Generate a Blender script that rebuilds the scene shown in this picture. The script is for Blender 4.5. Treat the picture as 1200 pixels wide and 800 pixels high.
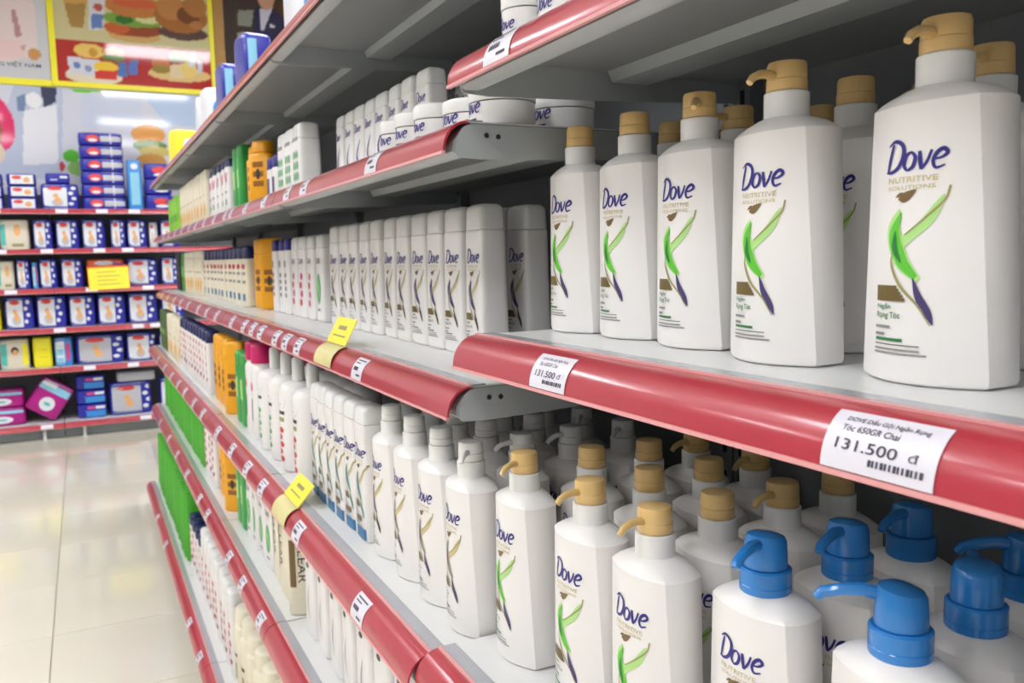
import bpy, bmesh, math, random
import numpy as np
from mathutils import Matrix, Vector

for o in list(bpy.data.objects):
    bpy.data.objects.remove(o, do_unlink=True)
S = bpy.context.scene
C = S.collection
random.seed(7)
H0 = 1.45                      # eye height above the floor; shelf heights below are given from eye level

# ------------------------------------------------------------------ camera
cam_d = bpy.data.cameras.new('camera')
cam_d.sensor_width = 36.0
cam_d.lens = 36.0 * 978.7 / 1200.0
cam_d.clip_start = 0.02
cam = bpy.data.objects.new('camera', cam_d)
C.objects.link(cam)
YAW, PITCH, ROLL = 0.471546, 0.102614, -0.023399
fw = Vector((math.sin(YAW), math.cos(YAW), 0)); rt = Vector((math.cos(YAW), -math.sin(YAW), 0)); up = Vector((0, 0, 1))
f2 = math.cos(PITCH) * fw - math.sin(PITCH) * up
u2 = math.sin(PITCH) * fw + math.cos(PITCH) * up
r3 = math.cos(ROLL) * rt + math.sin(ROLL) * u2
u3 = -math.sin(ROLL) * rt + math.cos(ROLL) * u2
cam.matrix_world = Matrix(((r3.x, u3.x, -f2.x, 0), (r3.y, u3.y, -f2.y, 0), (r3.z, u3.z, -f2.z, H0), (0, 0, 0, 1)))
cam_d.dof.use_dof = True
cam_d.dof.focus_distance = 0.85
cam_d.dof.aperture_fstop = 11.0
S.camera = cam

# ------------------------------------------------------------------ world and exposure
w = bpy.data.worlds.new('store_ambient'); S.world = w; w.use_nodes = True
w.node_tree.nodes['Background'].inputs[0].default_value = (0.985, 0.99, 1.0, 1)
w.node_tree.nodes['Background'].inputs[1].default_value = 0.36
S.view_settings.view_transform = 'Standard'
S.view_settings.look = 'None'
S.view_settings.gamma = 1.0
S.view_settings.use_curve_mapping = False
S.view_settings.exposure = 0.12
LAMP = 21.0

# ------------------------------------------------------------------ materials
def lin(c):
    return tuple((v / 255 / 12.92) if v / 255 <= 0.04045 else ((v / 255 + 0.055) / 1.055) ** 2.4 for v in c)
MATS = {}
def mat(name, rgb, rough=0.4, metal=0.0, coat=0.0, noise=0.0, nscale=60.0, spec=0.5, trans=0.0, bump=0.0):
    if name in MATS: return MATS[name]
    m = bpy.data.materials.new(name); m.use_nodes = True
    nt = m.node_tree; b = nt.nodes['Principled BSDF']
    c = lin(rgb)
    b.inputs['Base Color'].default_value = (*c, 1)
    b.inputs['Roughness'].default_value = rough
    b.inputs['Metallic'].default_value = metal
    b.inputs['Coat Weight'].default_value = coat
    b.inputs['Coat Roughness'].default_value = 0.12
    b.inputs['Specular IOR Level'].default_value = spec
    b.inputs['Transmission Weight'].default_value = trans
    if noise > 0 or bump > 0:
        tc = nt.nodes.new('ShaderNodeTexCoord'); n = nt.nodes.new('ShaderNodeTexNoise')
        n.inputs['Scale'].default_value = nscale; n.inputs['Detail'].default_value = 4
        nt.links.new(tc.outputs['Object'], n.inputs['Vector'])
        if noise > 0:
            mx = nt.nodes.new('ShaderNodeMix'); mx.data_type = 'RGBA'
            mx.inputs[6].default_value = (*[v * (1 - noise) for v in c], 1)
            mx.inputs[7].default_value = (*[min(1, v * (1 + noise)) for v in c], 1)
            nt.links.new(n.outputs['Fac'], mx.inputs[0]); nt.links.new(mx.outputs[2], b.inputs['Base Color'])
        if bump > 0:
            bp = nt.nodes.new('ShaderNodeBump'); bp.inputs['Strength'].default_value = bump; bp.inputs['Distance'].default_value = 0.002
            nt.links.new(n.outputs['Fac'], bp.inputs['Height']); nt.links.new(bp.outputs['Normal'], b.inputs['Normal'])
    MATS[name] = m
    return m
mat('white_plastic', (236, 233, 230), 0.32)
mat('white_cap', (232, 231, 228), 0.35)
mat('cream_plastic', (232, 224, 200), 0.4)
mat('gold_plastic', (222, 186, 122), 0.28, coat=0.3)
mat('blue_plastic', (38, 128, 205), 0.25, coat=0.4)
mat('amber_plastic', (240, 168, 22), 0.35)
mat('green_plastic', (52, 158, 70), 0.35)
mat('lime_plastic', (140, 205, 60), 0.4)
mat('leaf_green_film', (72, 176, 40), 0.4, bump=0.3, nscale=30)
mat('dark_green_plastic', (70, 100, 50), 0.4)
mat('navy_plastic', (22, 24, 120), 0.35)
mat('deep_navy_plastic', (16, 28, 84), 0.35)
mat('magenta_plastic', (196, 22, 96), 0.35)
mat('black_plastic', (30, 32, 34), 0.4)
mat('shelf_steel', (172, 178, 180), 0.38, noise=0.04, nscale=25)
mat('shelf_white', (222, 223, 222), 0.28, noise=0.03, nscale=20)
mat('underside_shade', (146, 149, 151), 0.5, noise=0.04, nscale=12)  # same painted metal as the top; shade beneath is put into this grey
mat('panel_steel', (132, 134, 138), 0.5, noise=0.05, nscale=12)
mat('bolt_steel', (60, 60, 60), 0.4, metal=0.6)
mat('rail_red', (180, 48, 64), 0.30, coat=0.6, noise=0.05, nscale=30)
mat('rail_edge', (226, 160, 160), 0.3)
mat('strip_grey', (168, 170, 178), 0.25, coat=0.3)
mat('tag_paper', (226, 222, 232), 0.45, coat=0.3)
mat('tag_ink', (70, 66, 84), 0.6)
mat('card_yellow', (250, 232, 70), 0.5)
mat('card_cream', (222, 212, 150), 0.4)
mat('ink_navy', (48, 40, 128), 0.4)
mat('ink_gold', (206, 190, 140), 0.4)
mat('ink_bronze', (120, 96, 56), 0.4)
mat('ink_olive', (158, 150, 96), 0.4)
mat('ink_green', (96, 196, 56), 0.4)
mat('ink_pale_green', (176, 222, 136), 0.4)
mat('ink_deep_green', (34, 122, 52), 0.4)
mat('ink_badge', (110, 92, 46), 0.4)
mat('ink_purple', (72, 62, 112), 0.4)
mat('ink_teal', (40, 150, 160), 0.4)
mat('ink_blue', (44, 112, 160), 0.4)
mat('ink_grey', (140, 138, 138), 0.5)
mat('ink_dark', (58, 52, 48), 0.5)
mat('ink_red', (204, 44, 62), 0.4)
mat('ink_pink', (206, 70, 130), 0.4)
mat('ink_brown', (150, 92, 30), 0.4)
mat('ink_orange', (236, 170, 40), 0.4)
mat('ink_leaf', (60, 170, 90), 0.4)
mat('pack_navy', (36, 40, 158), 0.3, coat=0.3, bump=0.25, nscale=14)
mat('pack_white', (224, 226, 232), 0.35)
mat('pack_grey', (190, 190, 196), 0.35, bump=0.25, nscale=14)
mat('pack_red', (222, 66, 62), 0.4)
mat('pack_skin', (232, 176, 118), 0.45)
mat('pack_blue', (62, 140, 214), 0.35, bump=0.2, nscale=14)
mat('pack_teal', (84, 190, 180), 0.4)
mat('pack_cream', (222, 212, 192), 0.4, bump=0.2, nscale=14)
mat('pack_yellow', (246, 232, 40), 0.35, bump=0.3, nscale=18)
mat('pack_magenta', (176, 22, 132), 0.3, bump=0.3, nscale=14)
mat('pack_sky', (140, 200, 226), 0.4)
mat('pack_orange', (226, 92, 40), 0.4)
mat('wood_tan', (176, 134, 72), 0.5, noise=0.12, nscale=8)
mat('frame_yellow', (248, 236, 30), 0.35)
mat('wall_paint', (222, 222, 224), 0.6, noise=0.02, nscale=3)
mat('ceiling_paint', (226, 226, 222), 0.7, noise=0.02, nscale=3)
mat('grout', (170, 164, 150), 0.6, noise=0.05)
mat('floor_tile', (218, 212, 196), 0.09, noise=0.035, nscale=2.2, spec=0.6)
mat('lamp_housing', (230, 230, 230), 0.4)
def emit(name, rgb, s):
    m = bpy.data.materials.new(name); m.use_nodes = True
    b = m.node_tree.nodes['Principled BSDF']
    b.inputs['Base Color'].default_value = (0.8, 0.8, 0.8, 1)
    b.inputs['Emission Color'].default_value = (*lin(rgb), 1); b.inputs['Emission Strength'].default_value = s
    MATS[name] = m
emit('lamp_glow', (250, 251, 255), LAMP)
def attr_mat(name, rough=0.15):
    m = bpy.data.materials.new(name); m.use_nodes = True
    b = m.node_tree.nodes['Principled BSDF']; a = m.node_tree.nodes.new('ShaderNodeAttribute'); a.attribute_name = 'print'
    m.node_tree.links.new(a.outputs['Color'], b.inputs['Base Color']); b.inputs['Roughness'].default_value = rough
    MATS[name] = m
attr_mat('poster_print', 0.06)

# ------------------------------------------------------------------ mesh helpers
def mesh_from(name, verts, faces, mats, fmat=None, smooth=True, sharp_deg=35):
    me = bpy.data.meshes.new(name)
    me.from_pydata([tuple(v) for v in verts], [], faces)
    for m in mats: me.materials.append(MATS[m])
    if fmat: me.polygons.foreach_set('material_index', fmat)
    if smooth:
        me.polygons.foreach_set('use_smooth', [True] * len(me.polygons))
        me.set_sharp_from_angle(angle=math.radians(sharp_deg))
    me.validate(); me.update()
    return me

def obj(name, me, parent=None, loc=(0, 0, 0), rot=(0, 0, 0), **props):
    o = bpy.data.objects.new(name, me); C.objects.link(o)
    o.parent = parent; o.location = loc; o.rotation_euler = rot
    for k, v in props.items(): o[k] = v
    return o

def thing(name, label, category, loc=(0, 0, 0), rot=(0, 0, 0), group=None):
    o = obj(name, None, None, loc, rot, label=label, category=category)
    o.empty_display_size = 0.02
    if group: o['group'] = group
    return o

class MB:
    def __init__(self): self.v, self.f, self.m, self.mats = [], [], [], []
    def mi(self, m):
        if m not in self.mats: self.mats.append(m)
        return self.mats.index(m)
    def add(self, vs, fs, m):
        n = len(self.v); self.v += vs; k = self.mi(m)
        for f in fs: self.f.append(tuple(n + i for i in f)); self.m.append(k)
    def box(self, x0, x1, y0, y1, z0, z1, m):
        vs = [(x0, y0, z0), (x1, y0, z0), (x1, y1, z0), (x0, y1, z0), (x0, y0, z1), (x1, y0, z1), (x1, y1, z1), (x0, y1, z1)]
        self.add(vs, [(3, 2, 1, 0), (4, 5, 6, 7), (0, 1, 5, 4), (1, 2, 6, 5), (2, 3, 7, 6), (3, 0, 4, 7)], m)
    def loops(self, loops, m, cap0=True, cap1=True):
        n = len(loops[0]); base = len(self.v); k = self.mi(m)
        for L in loops: self.v += [tuple(p) for p in L]
        for i in range(len(loops) - 1):
            a = base + i * n; b = a + n
            for j in range(n):
                j2 = (j + 1) % n
                self.f.append((a + j, a + j2, b + j2, b + j)); self.m.append(k)
        if cap0: self.f.append(tuple(base + j for j in reversed(range(n)))); self.m.append(k)
        if cap1: self.f.append(tuple(base + (len(loops) - 1) * n + j for j in range(n))); self.m.append(k)
    def lathe(self, prof, m, seg=24, cx=0, cy=0):
        L = [[(cx + r * math.cos(2 * math.pi * j / seg), cy + r * math.sin(2 * math.pi * j / seg), z) for j in range(seg)] for r, z in prof]
        self.loops(L, m)
    def tube(self, pts, radii, m, seg=10):
        L = []
        for i, p in enumerate(pts):
            p = Vector(p); a = Vector(pts[max(i - 1, 0)]); b = Vector(pts[min(i + 1, len(pts) - 1)])
            d = (b - a).normalized(); s = d.orthogonal().normalized() if abs(d.x) > 0.9 else d.cross(Vector((1, 0, 0))).normalized()
            t = d.cross(s)
            L.append([p + radii[i] * (math.cos(2 * math.pi * j / seg) * s + math.sin(2 * math.pi * j / seg) * t) for j in range(seg)])
        self.loops(L, m)
    def prism_y(self, prof, y0, y1, m):
        """closed (x,z) outline extruded along y"""
        n = len(prof)
        vs = [(x, y0, z) for x, z in prof] + [(x, y1, z) for x, z in prof]
        fs = [(j, (j + 1) % n, n + (j + 1) % n, n + j) for j in range(n)] + [tuple(reversed(range(n))), tuple(range(n, 2 * n))]
        self.add(vs, fs, m)
    def build(self, name, smooth=True, sharp=35):
        me = mesh_from(name, self.v, self.f, self.mats, self.m, smooth, sharp)
        bm = bmesh.new(); bm.from_mesh(me); bmesh.ops.recalc_face_normals(bm, faces=bm.faces); bm.to_mesh(me); bm.free()
        if smooth: me.set_sharp_from_angle(angle=math.radians(sharp))
        return me

# text outlines -> 2-D triangles
_txt = {}
def text2d(s, bold=False, shear=0.0):
    key = (s, bold, shear)
    if key in _txt: return _txt[key]
    cu = bpy.data.curves.new('t', 'FONT'); cu.body = s; cu.resolution_u = 3; cu.shear = shear
    if bold: cu.offset = 0.008
    o = bpy.data.objects.new('t', cu); C.objects.link(o)
    dg = bpy.context.evaluated_depsgraph_get(); dg.update()
    me = bpy.data.meshes.new_from_object(o.evaluated_get(dg))
    vs = np.array([v.co[:2] for v in me.vertices]) if len(me.vertices) else np.zeros((0, 2))
    fs = [tuple(p.vertices) for p in me.polygons]
    bpy.data.objects.remove(o, do_unlink=True); bpy.data.curves.remove(cu); bpy.data.meshes.remove(me)
    if len(vs):
        vs -= vs.min(0); 
    _txt[key] = (vs, fs)
    return _txt[key]

class Decal:
    """flat printed marks in (u, z), wrapped on a surface by a mapping function"""
    def __init__(self): self.b = MB(); self.layer = 0
    def poly(self, pts, m):
        self.b.add([(p[0], self.layer, p[1]) for p in pts], [tuple(range(len(pts)))], m)
    def strip(self, pts, widths, m):
        P = [Vector((p[0], p[1])) for p in pts]; vs = []
        for i, p in enumerate(P):
            a = P[max(i - 1, 0)]; b = P[min(i + 1, len(P) - 1)]; d = (b - a).normalized(); n = Vector((-d.y, d.x))
            q = p + n * widths[i] / 2; r = p - n * widths[i] / 2
            vs += [(q.x, self.layer, q.y), (r.x, self.layer, r.y)]
        self.b.add(vs, [(2 * i, 2 * i + 1, 2 * i + 3, 2 * i + 2) for i in range(len(P) - 1)], m)
    def curve(self, ctrl, w0, w1, wmid, m, n=14):
        P = spline(ctrl, n)
        W = []
        for i in range(len(P)):
            t = i / (len(P) - 1)
            W.append((w0 * (1 - t) + w1 * t) * (1 - math.sin(math.pi * t)) + wmid * math.sin(math.pi * t))
        self.strip(P, W, m)
    def rect(self, u0, u1, z0, z1, m, n=4, k=1):
        n = max(n, int(abs(u1 - u0) / 0.008) + 1); k = max(k, int(abs(z1 - z0) / 0.04) + 1)
        vs = [(u0 + (u1 - u0) * i / n, self.layer, z0 + (z1 - z0) * j / k) for j in range(k + 1) for i in range(n + 1)]
        fs = [(j * (n + 1) + i, j * (n + 1) + i + 1, (j + 1) * (n + 1) + i + 1, (j + 1) * (n + 1) + i) for j in range(k) for i in range(n)]
        self.b.add(vs, fs, m)
    def ell(self, u, z, ru, rz, m, n=20):
        vs = [(u, self.layer, z)] + [(u + ru * math.cos(2 * math.pi * i / n), self.layer, z + rz * math.sin(2 * math.pi * i / n)) for i in range(n)]
        self.b.add(vs, [(0, 1 + i, 1 + (i + 1) % n) for i in range(n)], m)
    def text(self, s, u, z, width, height, m, bold=False, rot=False, shear=0.0):
        vs, fs = text2d(s, bold, shear)
        if not len(vs): return
        W, Hh = vs.max(0)
        q = [(x / W * width, y / Hh * height) for x, y in vs]
        if rot: q = [(y, -x) for x, y in q]
        self.b.add([(u + x, self.layer, z + y) for x, y in q], fs, m)
    def up(self): self.layer += 1
    def build(self, name, fn):
        vs = [fn(u, z, layer) for u, layer, z in self.b.v]
        return mesh_from(name, vs, self.b.f, self.b.mats, self.b.m, smooth=False)

def spline(ctrl, n=14):
    c = [Vector(p) for p in ctrl]; c = [2 * c[0] - c[1]] + c + [2 * c[-1] - c[-2]]; out = []
    segs = len(c) - 3
    for s in range(segs):
        p0, p1, p2, p3 = c[s:s + 4]
        k = max(2, n // segs)
        for i in range(k):
            t = i / k
            out.append(0.5 * (2 * p1 + (p2 - p0) * t + (2 * p0 - 5 * p1 + 4 * p2 - p3) * t * t + (3 * p1 - p0 - 3 * p2 + p3) * t ** 3))
    out.append(c[-2]); return out

def brand_word(d, u, z, s, m='ink_navy'):
    """the four-letter italic brand word of the bottles; s = x-height"""
    def P(pts): return [(u + s * (x + 0.16 * y), z + s * y) for x, y in pts]
    def st(pts, wd, n=16):
        Q = spline(P(pts), n); d.strip(Q, [s * 1.15 * (wd[0] + (wd[1] - wd[0]) * math.sin(math.pi * i / (len(Q) - 1))) for i in range(len(Q))], m)
    st([(0.22, 1.5), (0.12, 0.8), (0.05, 0.02)], (0.13, 0.2), 8)
    st([(-0.12, 1.42), (0.3, 1.66), (0.85, 1.42), (1.02, 0.9), (0.82, 0.3), (0.4, 0.03), (-0.06, 0.02)], (0.08, 0.24), 24)
    st([(1.5, 1.0), (1.2, 0.78), (1.17, 0.3), (1.42, 0.02)], (0.1, 0.21), 12)
    st([(1.42, 0.02), (1.72, 0.22), (1.78, 0.7), (1.5, 1.0)], (0.1, 0.21), 12)
    st([(1.98, 1.0), (2.1, 0.5), (2.25, 0.03)], (0.16, 0.22), 8)
    st([(2.25, 0.03), (2.5, 0.45), (2.62, 1.0)], (0.12, 0.15), 8)
    st([(2.86, 0.5), (3.2, 0.56), (3.42, 0.78), (3.2, 1.0), (2.92, 0.82), (2.8, 0.4), (3.0, 0.05), (3.42, 0.16)], (0.08, 0.2), 28)

def hair_label(d, scheme):
    """printed front of the pump and flip-cap bottles; local metres, about 0.15 m tall"""
    def P(x, y): return ((x - 165) / 215 * 0.056, 0.165 - (y - 50) / 725 * 0.147)
    main, pale, deep, tail = scheme
    sx = 0.056 / 215; sz = 0.147 / 725
    u, z = P(88, 128); brand_word(d, u, z, 0.0130)
    u, z = P(95, 166); d.text('NUTRITIVE', u, z, 150 * sx, 20 * sz, 'ink_gold', True)
    u, z = P(95, 190); d.text('SOLUTIONS', u, z, 145 * sx, 14 * sz, 'ink_gold', True)
    # small bird emblem
    d.curve([P(124, 214), P(142, 206), P(160, 208)], 0.0004, 0.001, 0.0030, 'ink_bronze', 8)
    d.curve([P(134, 222), P(156, 216), P(190, 192)], 0.0006, 0.0004, 0.0068, 'ink_bronze', 10)
    # ribbons
    d.curve([P(262, 215), P(222, 300), P(150, 372)], 0.0010, 0.0085, 0.0075, pale, 14)
    d.curve([P(140, 255), P(122, 330), P(150, 430), P(205, 500)], 0.001, 0.004, 0.014, pale, 18)
    d.up()
    d.curve([P(146, 268), P(124, 345), P(150, 430), P(196, 492)], 0.0012, 0.004, 0.0105, main, 18)
    d.up()
    d.curve([P(128, 330), P(128, 390), P(150, 440)], 0.001, 0.001, 0.0048, deep, 10)
    d.curve([P(275, 186), P(262, 235), P(212, 295), P(160, 345)], 0.0014, 0.0008, 0.0014, 'ink_olive', 16)
    d.curve([P(120, 400), P(118, 450), P(150, 520), P(205, 585), P(240, 655)], 0.0006, 0.0006, 0.0022, 'ink_olive', 18)
    d.curve([P(190, 495), P(206, 555), P(232, 610), P(246, 652)], 0.001, 0.0008, 0.0058, tail, 14)
    for i in range(5):
        a0 = P(62, 520 + 11 * i); a1 = P(140 + 7 * i, 531 + 11 * i); d.rect(a0[0], a1[0], a1[1], a0[1], 'ink_badge')
    u, z = P(66, 608); d.text('Ngăn', u, z, 55 * sx, 24 * sz, deep if deep != 'ink_grey' else 'ink_dark', True)
    u, z = P(64, 642); d.text('Rụng Tóc', u, z, 90 * sx, 28 * sz, deep if deep != 'ink_grey' else 'ink_dark', True)
    for (x0, x1, y0, y1, m) in ((60, 120, 662, 672, 'ink_grey'), (60, 100, 688, 698, 'ink_grey'), (62, 165, 706, 716, deep), (60, 215, 727, 730, 'ink_dark'),
                                (58, 215, 742, 748, 'ink_grey'), (58, 235, 756, 762, 'ink_grey')):
        a = P(x0, y1); b = P(x1, y0); d.rect(a[0], b[0], a[1], b[1], m)
SCH_GREEN = ('ink_green', 'ink_pale_green', 'ink_deep_green', 'ink_purple')
SCH_NAVY = ('ink_navy', 'ink_gold', 'ink_grey', 'ink_dark')
SCH_GREY = ('ink_grey', 'ink_gold', 'ink_dark', 'ink_purple')
SCH_TEAL = ('ink_teal', 'ink_gold', 'ink_blue', 'ink_teal')

# ------------------------------------------------------------------ prototypes: list of (part, mesh, head?, [sub parts])
PROTO = {}

def pump_section(z, half=0.052, thick=0.037):
    t = max(0.0, min(1.0, z / 0.196))
    wc = half * (1.0 - 0.20 * t); ws = half * (1.0 - 0.085 * t)
    b = thick * (1.0 - 0.12 * t); vc = b * (0.42 + 0.22 * t)
    return wc, ws, b, vc
def pump_front(u, z):
    wc, ws, b, vc = pump_section(z)
    return b - (b - vc) * min(1.0, abs(u) / wc) ** 2
def pump_loop(z, s=1.0):
    wc, ws, b, vc = pump_section(min(z, 0.196)); L = []
    for i in range(13):
        u = wc * (-1 + 2 * i / 12); L.append((u * s, -(b - (b - vc) * (u / wc) ** 2) * s, z))
    side = [(wc + (ws - wc) * 0.75, vc * 0.6), (ws, vc * 0.2), (ws, -vc * 0.2), (wc + (ws - wc) * 0.75, -vc * 0.6)]
    for u, v in side: L.append((u * s, -v * s, z))
    for i in range(13):
        u = wc * (1 - 2 * i / 12); L.append((u * s, (b - (b - vc) * (u / wc) ** 2) * s, z))
    for u, v in reversed(side): L.append((-u * s, -v * s, z))
    return L

def pump_body():
    b = MB(); L = [pump_loop(0.0, 0.93), pump_loop(0.0015, 0.975), pump_loop(0.005, 1.0)]
    for z in (0.03, 0.07, 0.11, 0.15, 0.18, 0.1955): L.append(pump_loop(z))
    top = pump_loop(0.196, 0.985); circ = []
    for p in top:
        a = math.atan2(p[1], p[0]); circ.append((0.0185 * math.cos(a), 0.0185 * math.sin(a)))
    for k, zz in ((0.03, 0.1968), (0.13, 0.1992), (0.36, 0.2030), (0.7, 0.2065), (0.97, 0.2085), (1.0, 0.2115)):
        L.append([(p[0] * (1 - k) + c[0] * k, p[1] * (1 - k) + c[1] * k, zz) for p, c in zip(top, circ)])
    b.loops(L, 'white_plastic'); return b.build('pump_bottle_body', sharp=24)
PB = pump_body()

def pump_label(name, scheme, extra=None):
    d = Decal(); hair_label(d, scheme)
    if extra: extra(d)
    return d.build(name, lambda u, z, l: (u, -pump_front(u, z) - 0.0005 - 0.00015 * l, z))

def head_std(m):
    b = MB(); b.lathe([(0.0, 0.2305), (0.0165, 0.2305), (0.0172, 0.2315), (0.0172, 0.2400), (0.0165, 0.2408), (0.0168, 0.2416), (0.0166, 0.2520), (0.0155, 0.2548), (0.010, 0.2560), (0.0, 0.2562)], m, 28)
    h = b.build('pump_head')
    n = MB(); n.tube([(0, -0.012, 0.2420), (0, -0.022, 0.2440), (0, -0.032, 0.2430), (0, -0.040, 0.2395), (0, -0.044, 0.2350)], [0.0042, 0.0040, 0.0037, 0.0034, 0.0030], m, 10)
    return h, n.build('nozzle')
def collar(m, r=0.0190):
    b = MB(); b.lathe([(0.0, 0.2075), (r - 0.0012, 0.2075), (r, 0.2085), (r, 0.2290), (r - 0.001, 0.2300), (0.0, 0.2302)], m, 28)
    return b.build('collar')
def head_tall(m):
    b = MB(); seg = 28; prof = [(0.0, 0.2290), (0.0180, 0.2290), (0.0182, 0.2300), (0.0178, 0.2420), (0.0172, 0.2520), (0.0155, 0.2570), (0.0105, 0.2600), (0.0, 0.2608)]
    L = []
    for r, z in prof:
        L.append([(r * math.cos(2 * math.pi * j / seg), r * math.sin(2 * math.pi * j / seg), z - max(0, z - 0.246) * 0.35 * (0.5 + math.sin(2 * math.pi * j / seg) * 0.5 * min(1, r / 0.0155))) for j in range(seg)])
    b.loops(L, m); h = b.build('pump_head')
    n = MB(); n.tube([(0, -0.012, 0.2500), (0, -0.026, 0.2520), (0, -0.040, 0.2505), (0, -0.052, 0.2475), (0, -0.056, 0.2430)], [0.0050, 0.0050, 0.0046, 0.0042, 0.0036], m, 10)
    return h, n.build('nozzle')
def collar_blue(m):
    b = MB(); b.lathe([(0.0, 0.2075), (0.0208, 0.2075), (0.0216, 0.2085), (0.0216, 0.2140), (0.0211, 0.2146), (0.0216, 0.2152), (0.0216, 0.2270), (0.0200, 0.2285), (0.0, 0.2288)], m, 28)
    return b.build('collar')

def blue_band(d):
    d.rect(-0.040, 0.020, 0.004, 0.022, 'ink_blue', 10)
    d.rect(-0.03, 0.02, 0.03, 0.036, 'ink_bronze', 6)
hg, ng = head_std('gold_plastic'); hw, nw = head_std('white_cap'); hb, nb = head_tall('blue_plastic')
CW = collar('white_cap'); CB = collar_blue('blue_plastic')
PROTO['gold_pump'] = [('body', PB, 0, []), ('label_print', pump_label('green_print', SCH_GREEN), 0, []), ('collar', CW, 0, []), ('pump_head', hg, 1, [('nozzle', ng)])]
PROTO['white_pump'] = [('body', PB, 0, []), ('label_print', pump_label('grey_print', SCH_GREY), 0, []), ('collar', CW, 0, []), ('pump_head', hw, 1, [('nozzle', nw)])]
PROTO['navy_pump'] = [('body', PB, 0, []), ('label_print', pump_label('navy_print', SCH_NAVY), 0, []), ('collar', CW, 0, []), ('pump_head', hw, 1, [('nozzle', nw)])]
#PROTO['teal_pump'] = [('body', PB, 0, []), ('label_print', pump_label('teal_print', SCH_TEAL, blue_band), 0, []), ('collar', CW, 0, []), ('pump_head', hw, 1, [('nozzle', nw)])]
PROTO['blue_pump'] = [('body', PB, 0, []), ('label_print', pump_label('blue_bottle_print', ('ink_blue', 'ink_gold', 'ink_grey', 'ink_blue')), 0, []), ('collar', CB, 0, []), ('pump_head', hb, 1, [('nozzle', nb)])]

# generic superellipse bodies -------------------------------------------------
def sup_loop(w_, t_, n, z, seg=32):
    L = []
    for j in range(seg):
        a = 2 * math.pi * (j + 0.5) / seg; c, s = math.cos(a), math.sin(a)
        L.append((w_ * math.copysign(abs(c) ** (2 / n), c), t_ * math.copysign(abs(s) ** (2 / n), s), z))
    return L
def sup_body(name, secs, m, seg=32):
    b = MB(); b.loops([sup_loop(w_, t_, n, z, seg) for z, w_, t_, n in secs], m); return b.build(name, sharp=40)
def sup_fn(secs, eps=0.0006):
    zs = [s[0] for s in secs]
    def fn(u, z, l):
        w_ = np.interp(z, zs, [s[1] for s in secs]); t_ = np.interp(z, zs, [s[2] for s in secs]); n = np.interp(z, zs, [s[3] for s in secs])
        r = min(0.995, abs(u) / w_)
        return (u, -t_ * (1 - r ** n) ** (1 / n) - eps - 0.00015 * l, z)
    return fn
def bottle_proto(key, W, T, H, capH, body, cap, decal=None, n=4, taper=0.9, capw=1.0, capT=None, neck=0.0):
    """bottle with its own cap; front is local -Y"""
    w_, t_ = W / 2, T / 2; hb_ = H - capH
    secs = [(0.0, w_ * 0.92, t_ * 0.9, n), (0.002, w_ * 0.97, t_ * 0.96, n), (0.007, w_, t_, n), (hb_ * 0.5, w_ * (1 + taper) / 2, t_ * (1 + taper) / 2, n)]
    if capw >= 0.9:
        secs += [(hb_ - 0.004, w_ * taper, t_ * taper, n), (hb_ - 0.0006, w_ * taper * 0.995, t_ * taper * 0.995, n), (hb_, w_ * taper * 0.985, t_ * taper * 0.98, n)]
        cw, ct = w_ * taper * 0.99, t_ * taper * 0.97; cn = n
    else:
        sh = neck if neck else 0.02
        secs += [(hb_ - sh, w_ * taper, t_ * taper, n), (hb_ - sh * 0.6, w_ * taper * 0.93, t_ * taper * 0.95, n * 0.9), (hb_ - sh * 0.25, w_ * taper * 0.7, t_ * taper * 0.8, 2.6), (hb_, w_ * capw * 0.95, min(t_ * 0.85, w_ * capw * 0.95), 2)]
        cw = w_ * capw; ct = min(t_ * 0.9, cw); cn = 2.4
    if capT: ct = capT / 2
    parts = [('body', sup_body(key + '_body', secs, body), 0, [])]
    if decal:
        d = Decal(); decal(d); parts.append(('label_print', d.build(key + '_print', sup_fn(secs)), 0, []))
    if capH > 0:
        cs = [(hb_ + 0.0005, cw * 0.96, ct * 0.95, cn), (hb_ + 0.002, cw, ct, cn), (H - 0.008, cw * 0.97, ct * 0.95, cn), (H - 0.003, cw * 0.90, ct * 0.84, cn), (H, cw * 0.72, ct * 0.6, cn)]
        parts.append(('cap', sup_body(key + '_cap', cs, cap), 0, []))
    PROTO[key] = parts

def dec_flip(sch):
    def f(d):
        hair_label(d, sch)
    return f
bottle_proto('flip_navy', 0.074, 0.050, 0.240, 0.040, 'white_plastic', 'white_cap', dec_flip(SCH_NAVY), 7, 0.9)
bottle_proto('flip_grey', 0.074, 0.050, 0.240, 0.040, 'white_plastic', 'white_cap', dec_flip(SCH_GREY), 7, 0.9)
def dec_teal(d):
    hair_label(d, SCH_TEAL); d.up(); d.rect(-0.026, 0.026, 0.004, 0.024, 'ink_blue', 10); d.rect(-0.024, 0.010, 0.034, 0.044, 'ink_bronze', 6)
bottle_proto('flip_teal', 0.060, 0.055, 0.236, 0.030, 'white_plastic', 'white_cap', dec_teal, 6, 0.93)
bottle_proto('flip_short', 0.066, 0.045, 0.170, 0.030, 'white_plastic', 'white_cap', lambda d: (brand_word(d, -0.020, 0.112, 0.011), d.up(),
    d.curve([(0.016, 0.095), (-0.006, 0.065), (0.004, 0.04), (0.016, 0.018)], 0.001, 0.001, 0.008, 'ink_navy'), d.rect(-0.018, 0.0, 0.02, 0.03, 'ink_grey')), 5, 0.92)
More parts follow.
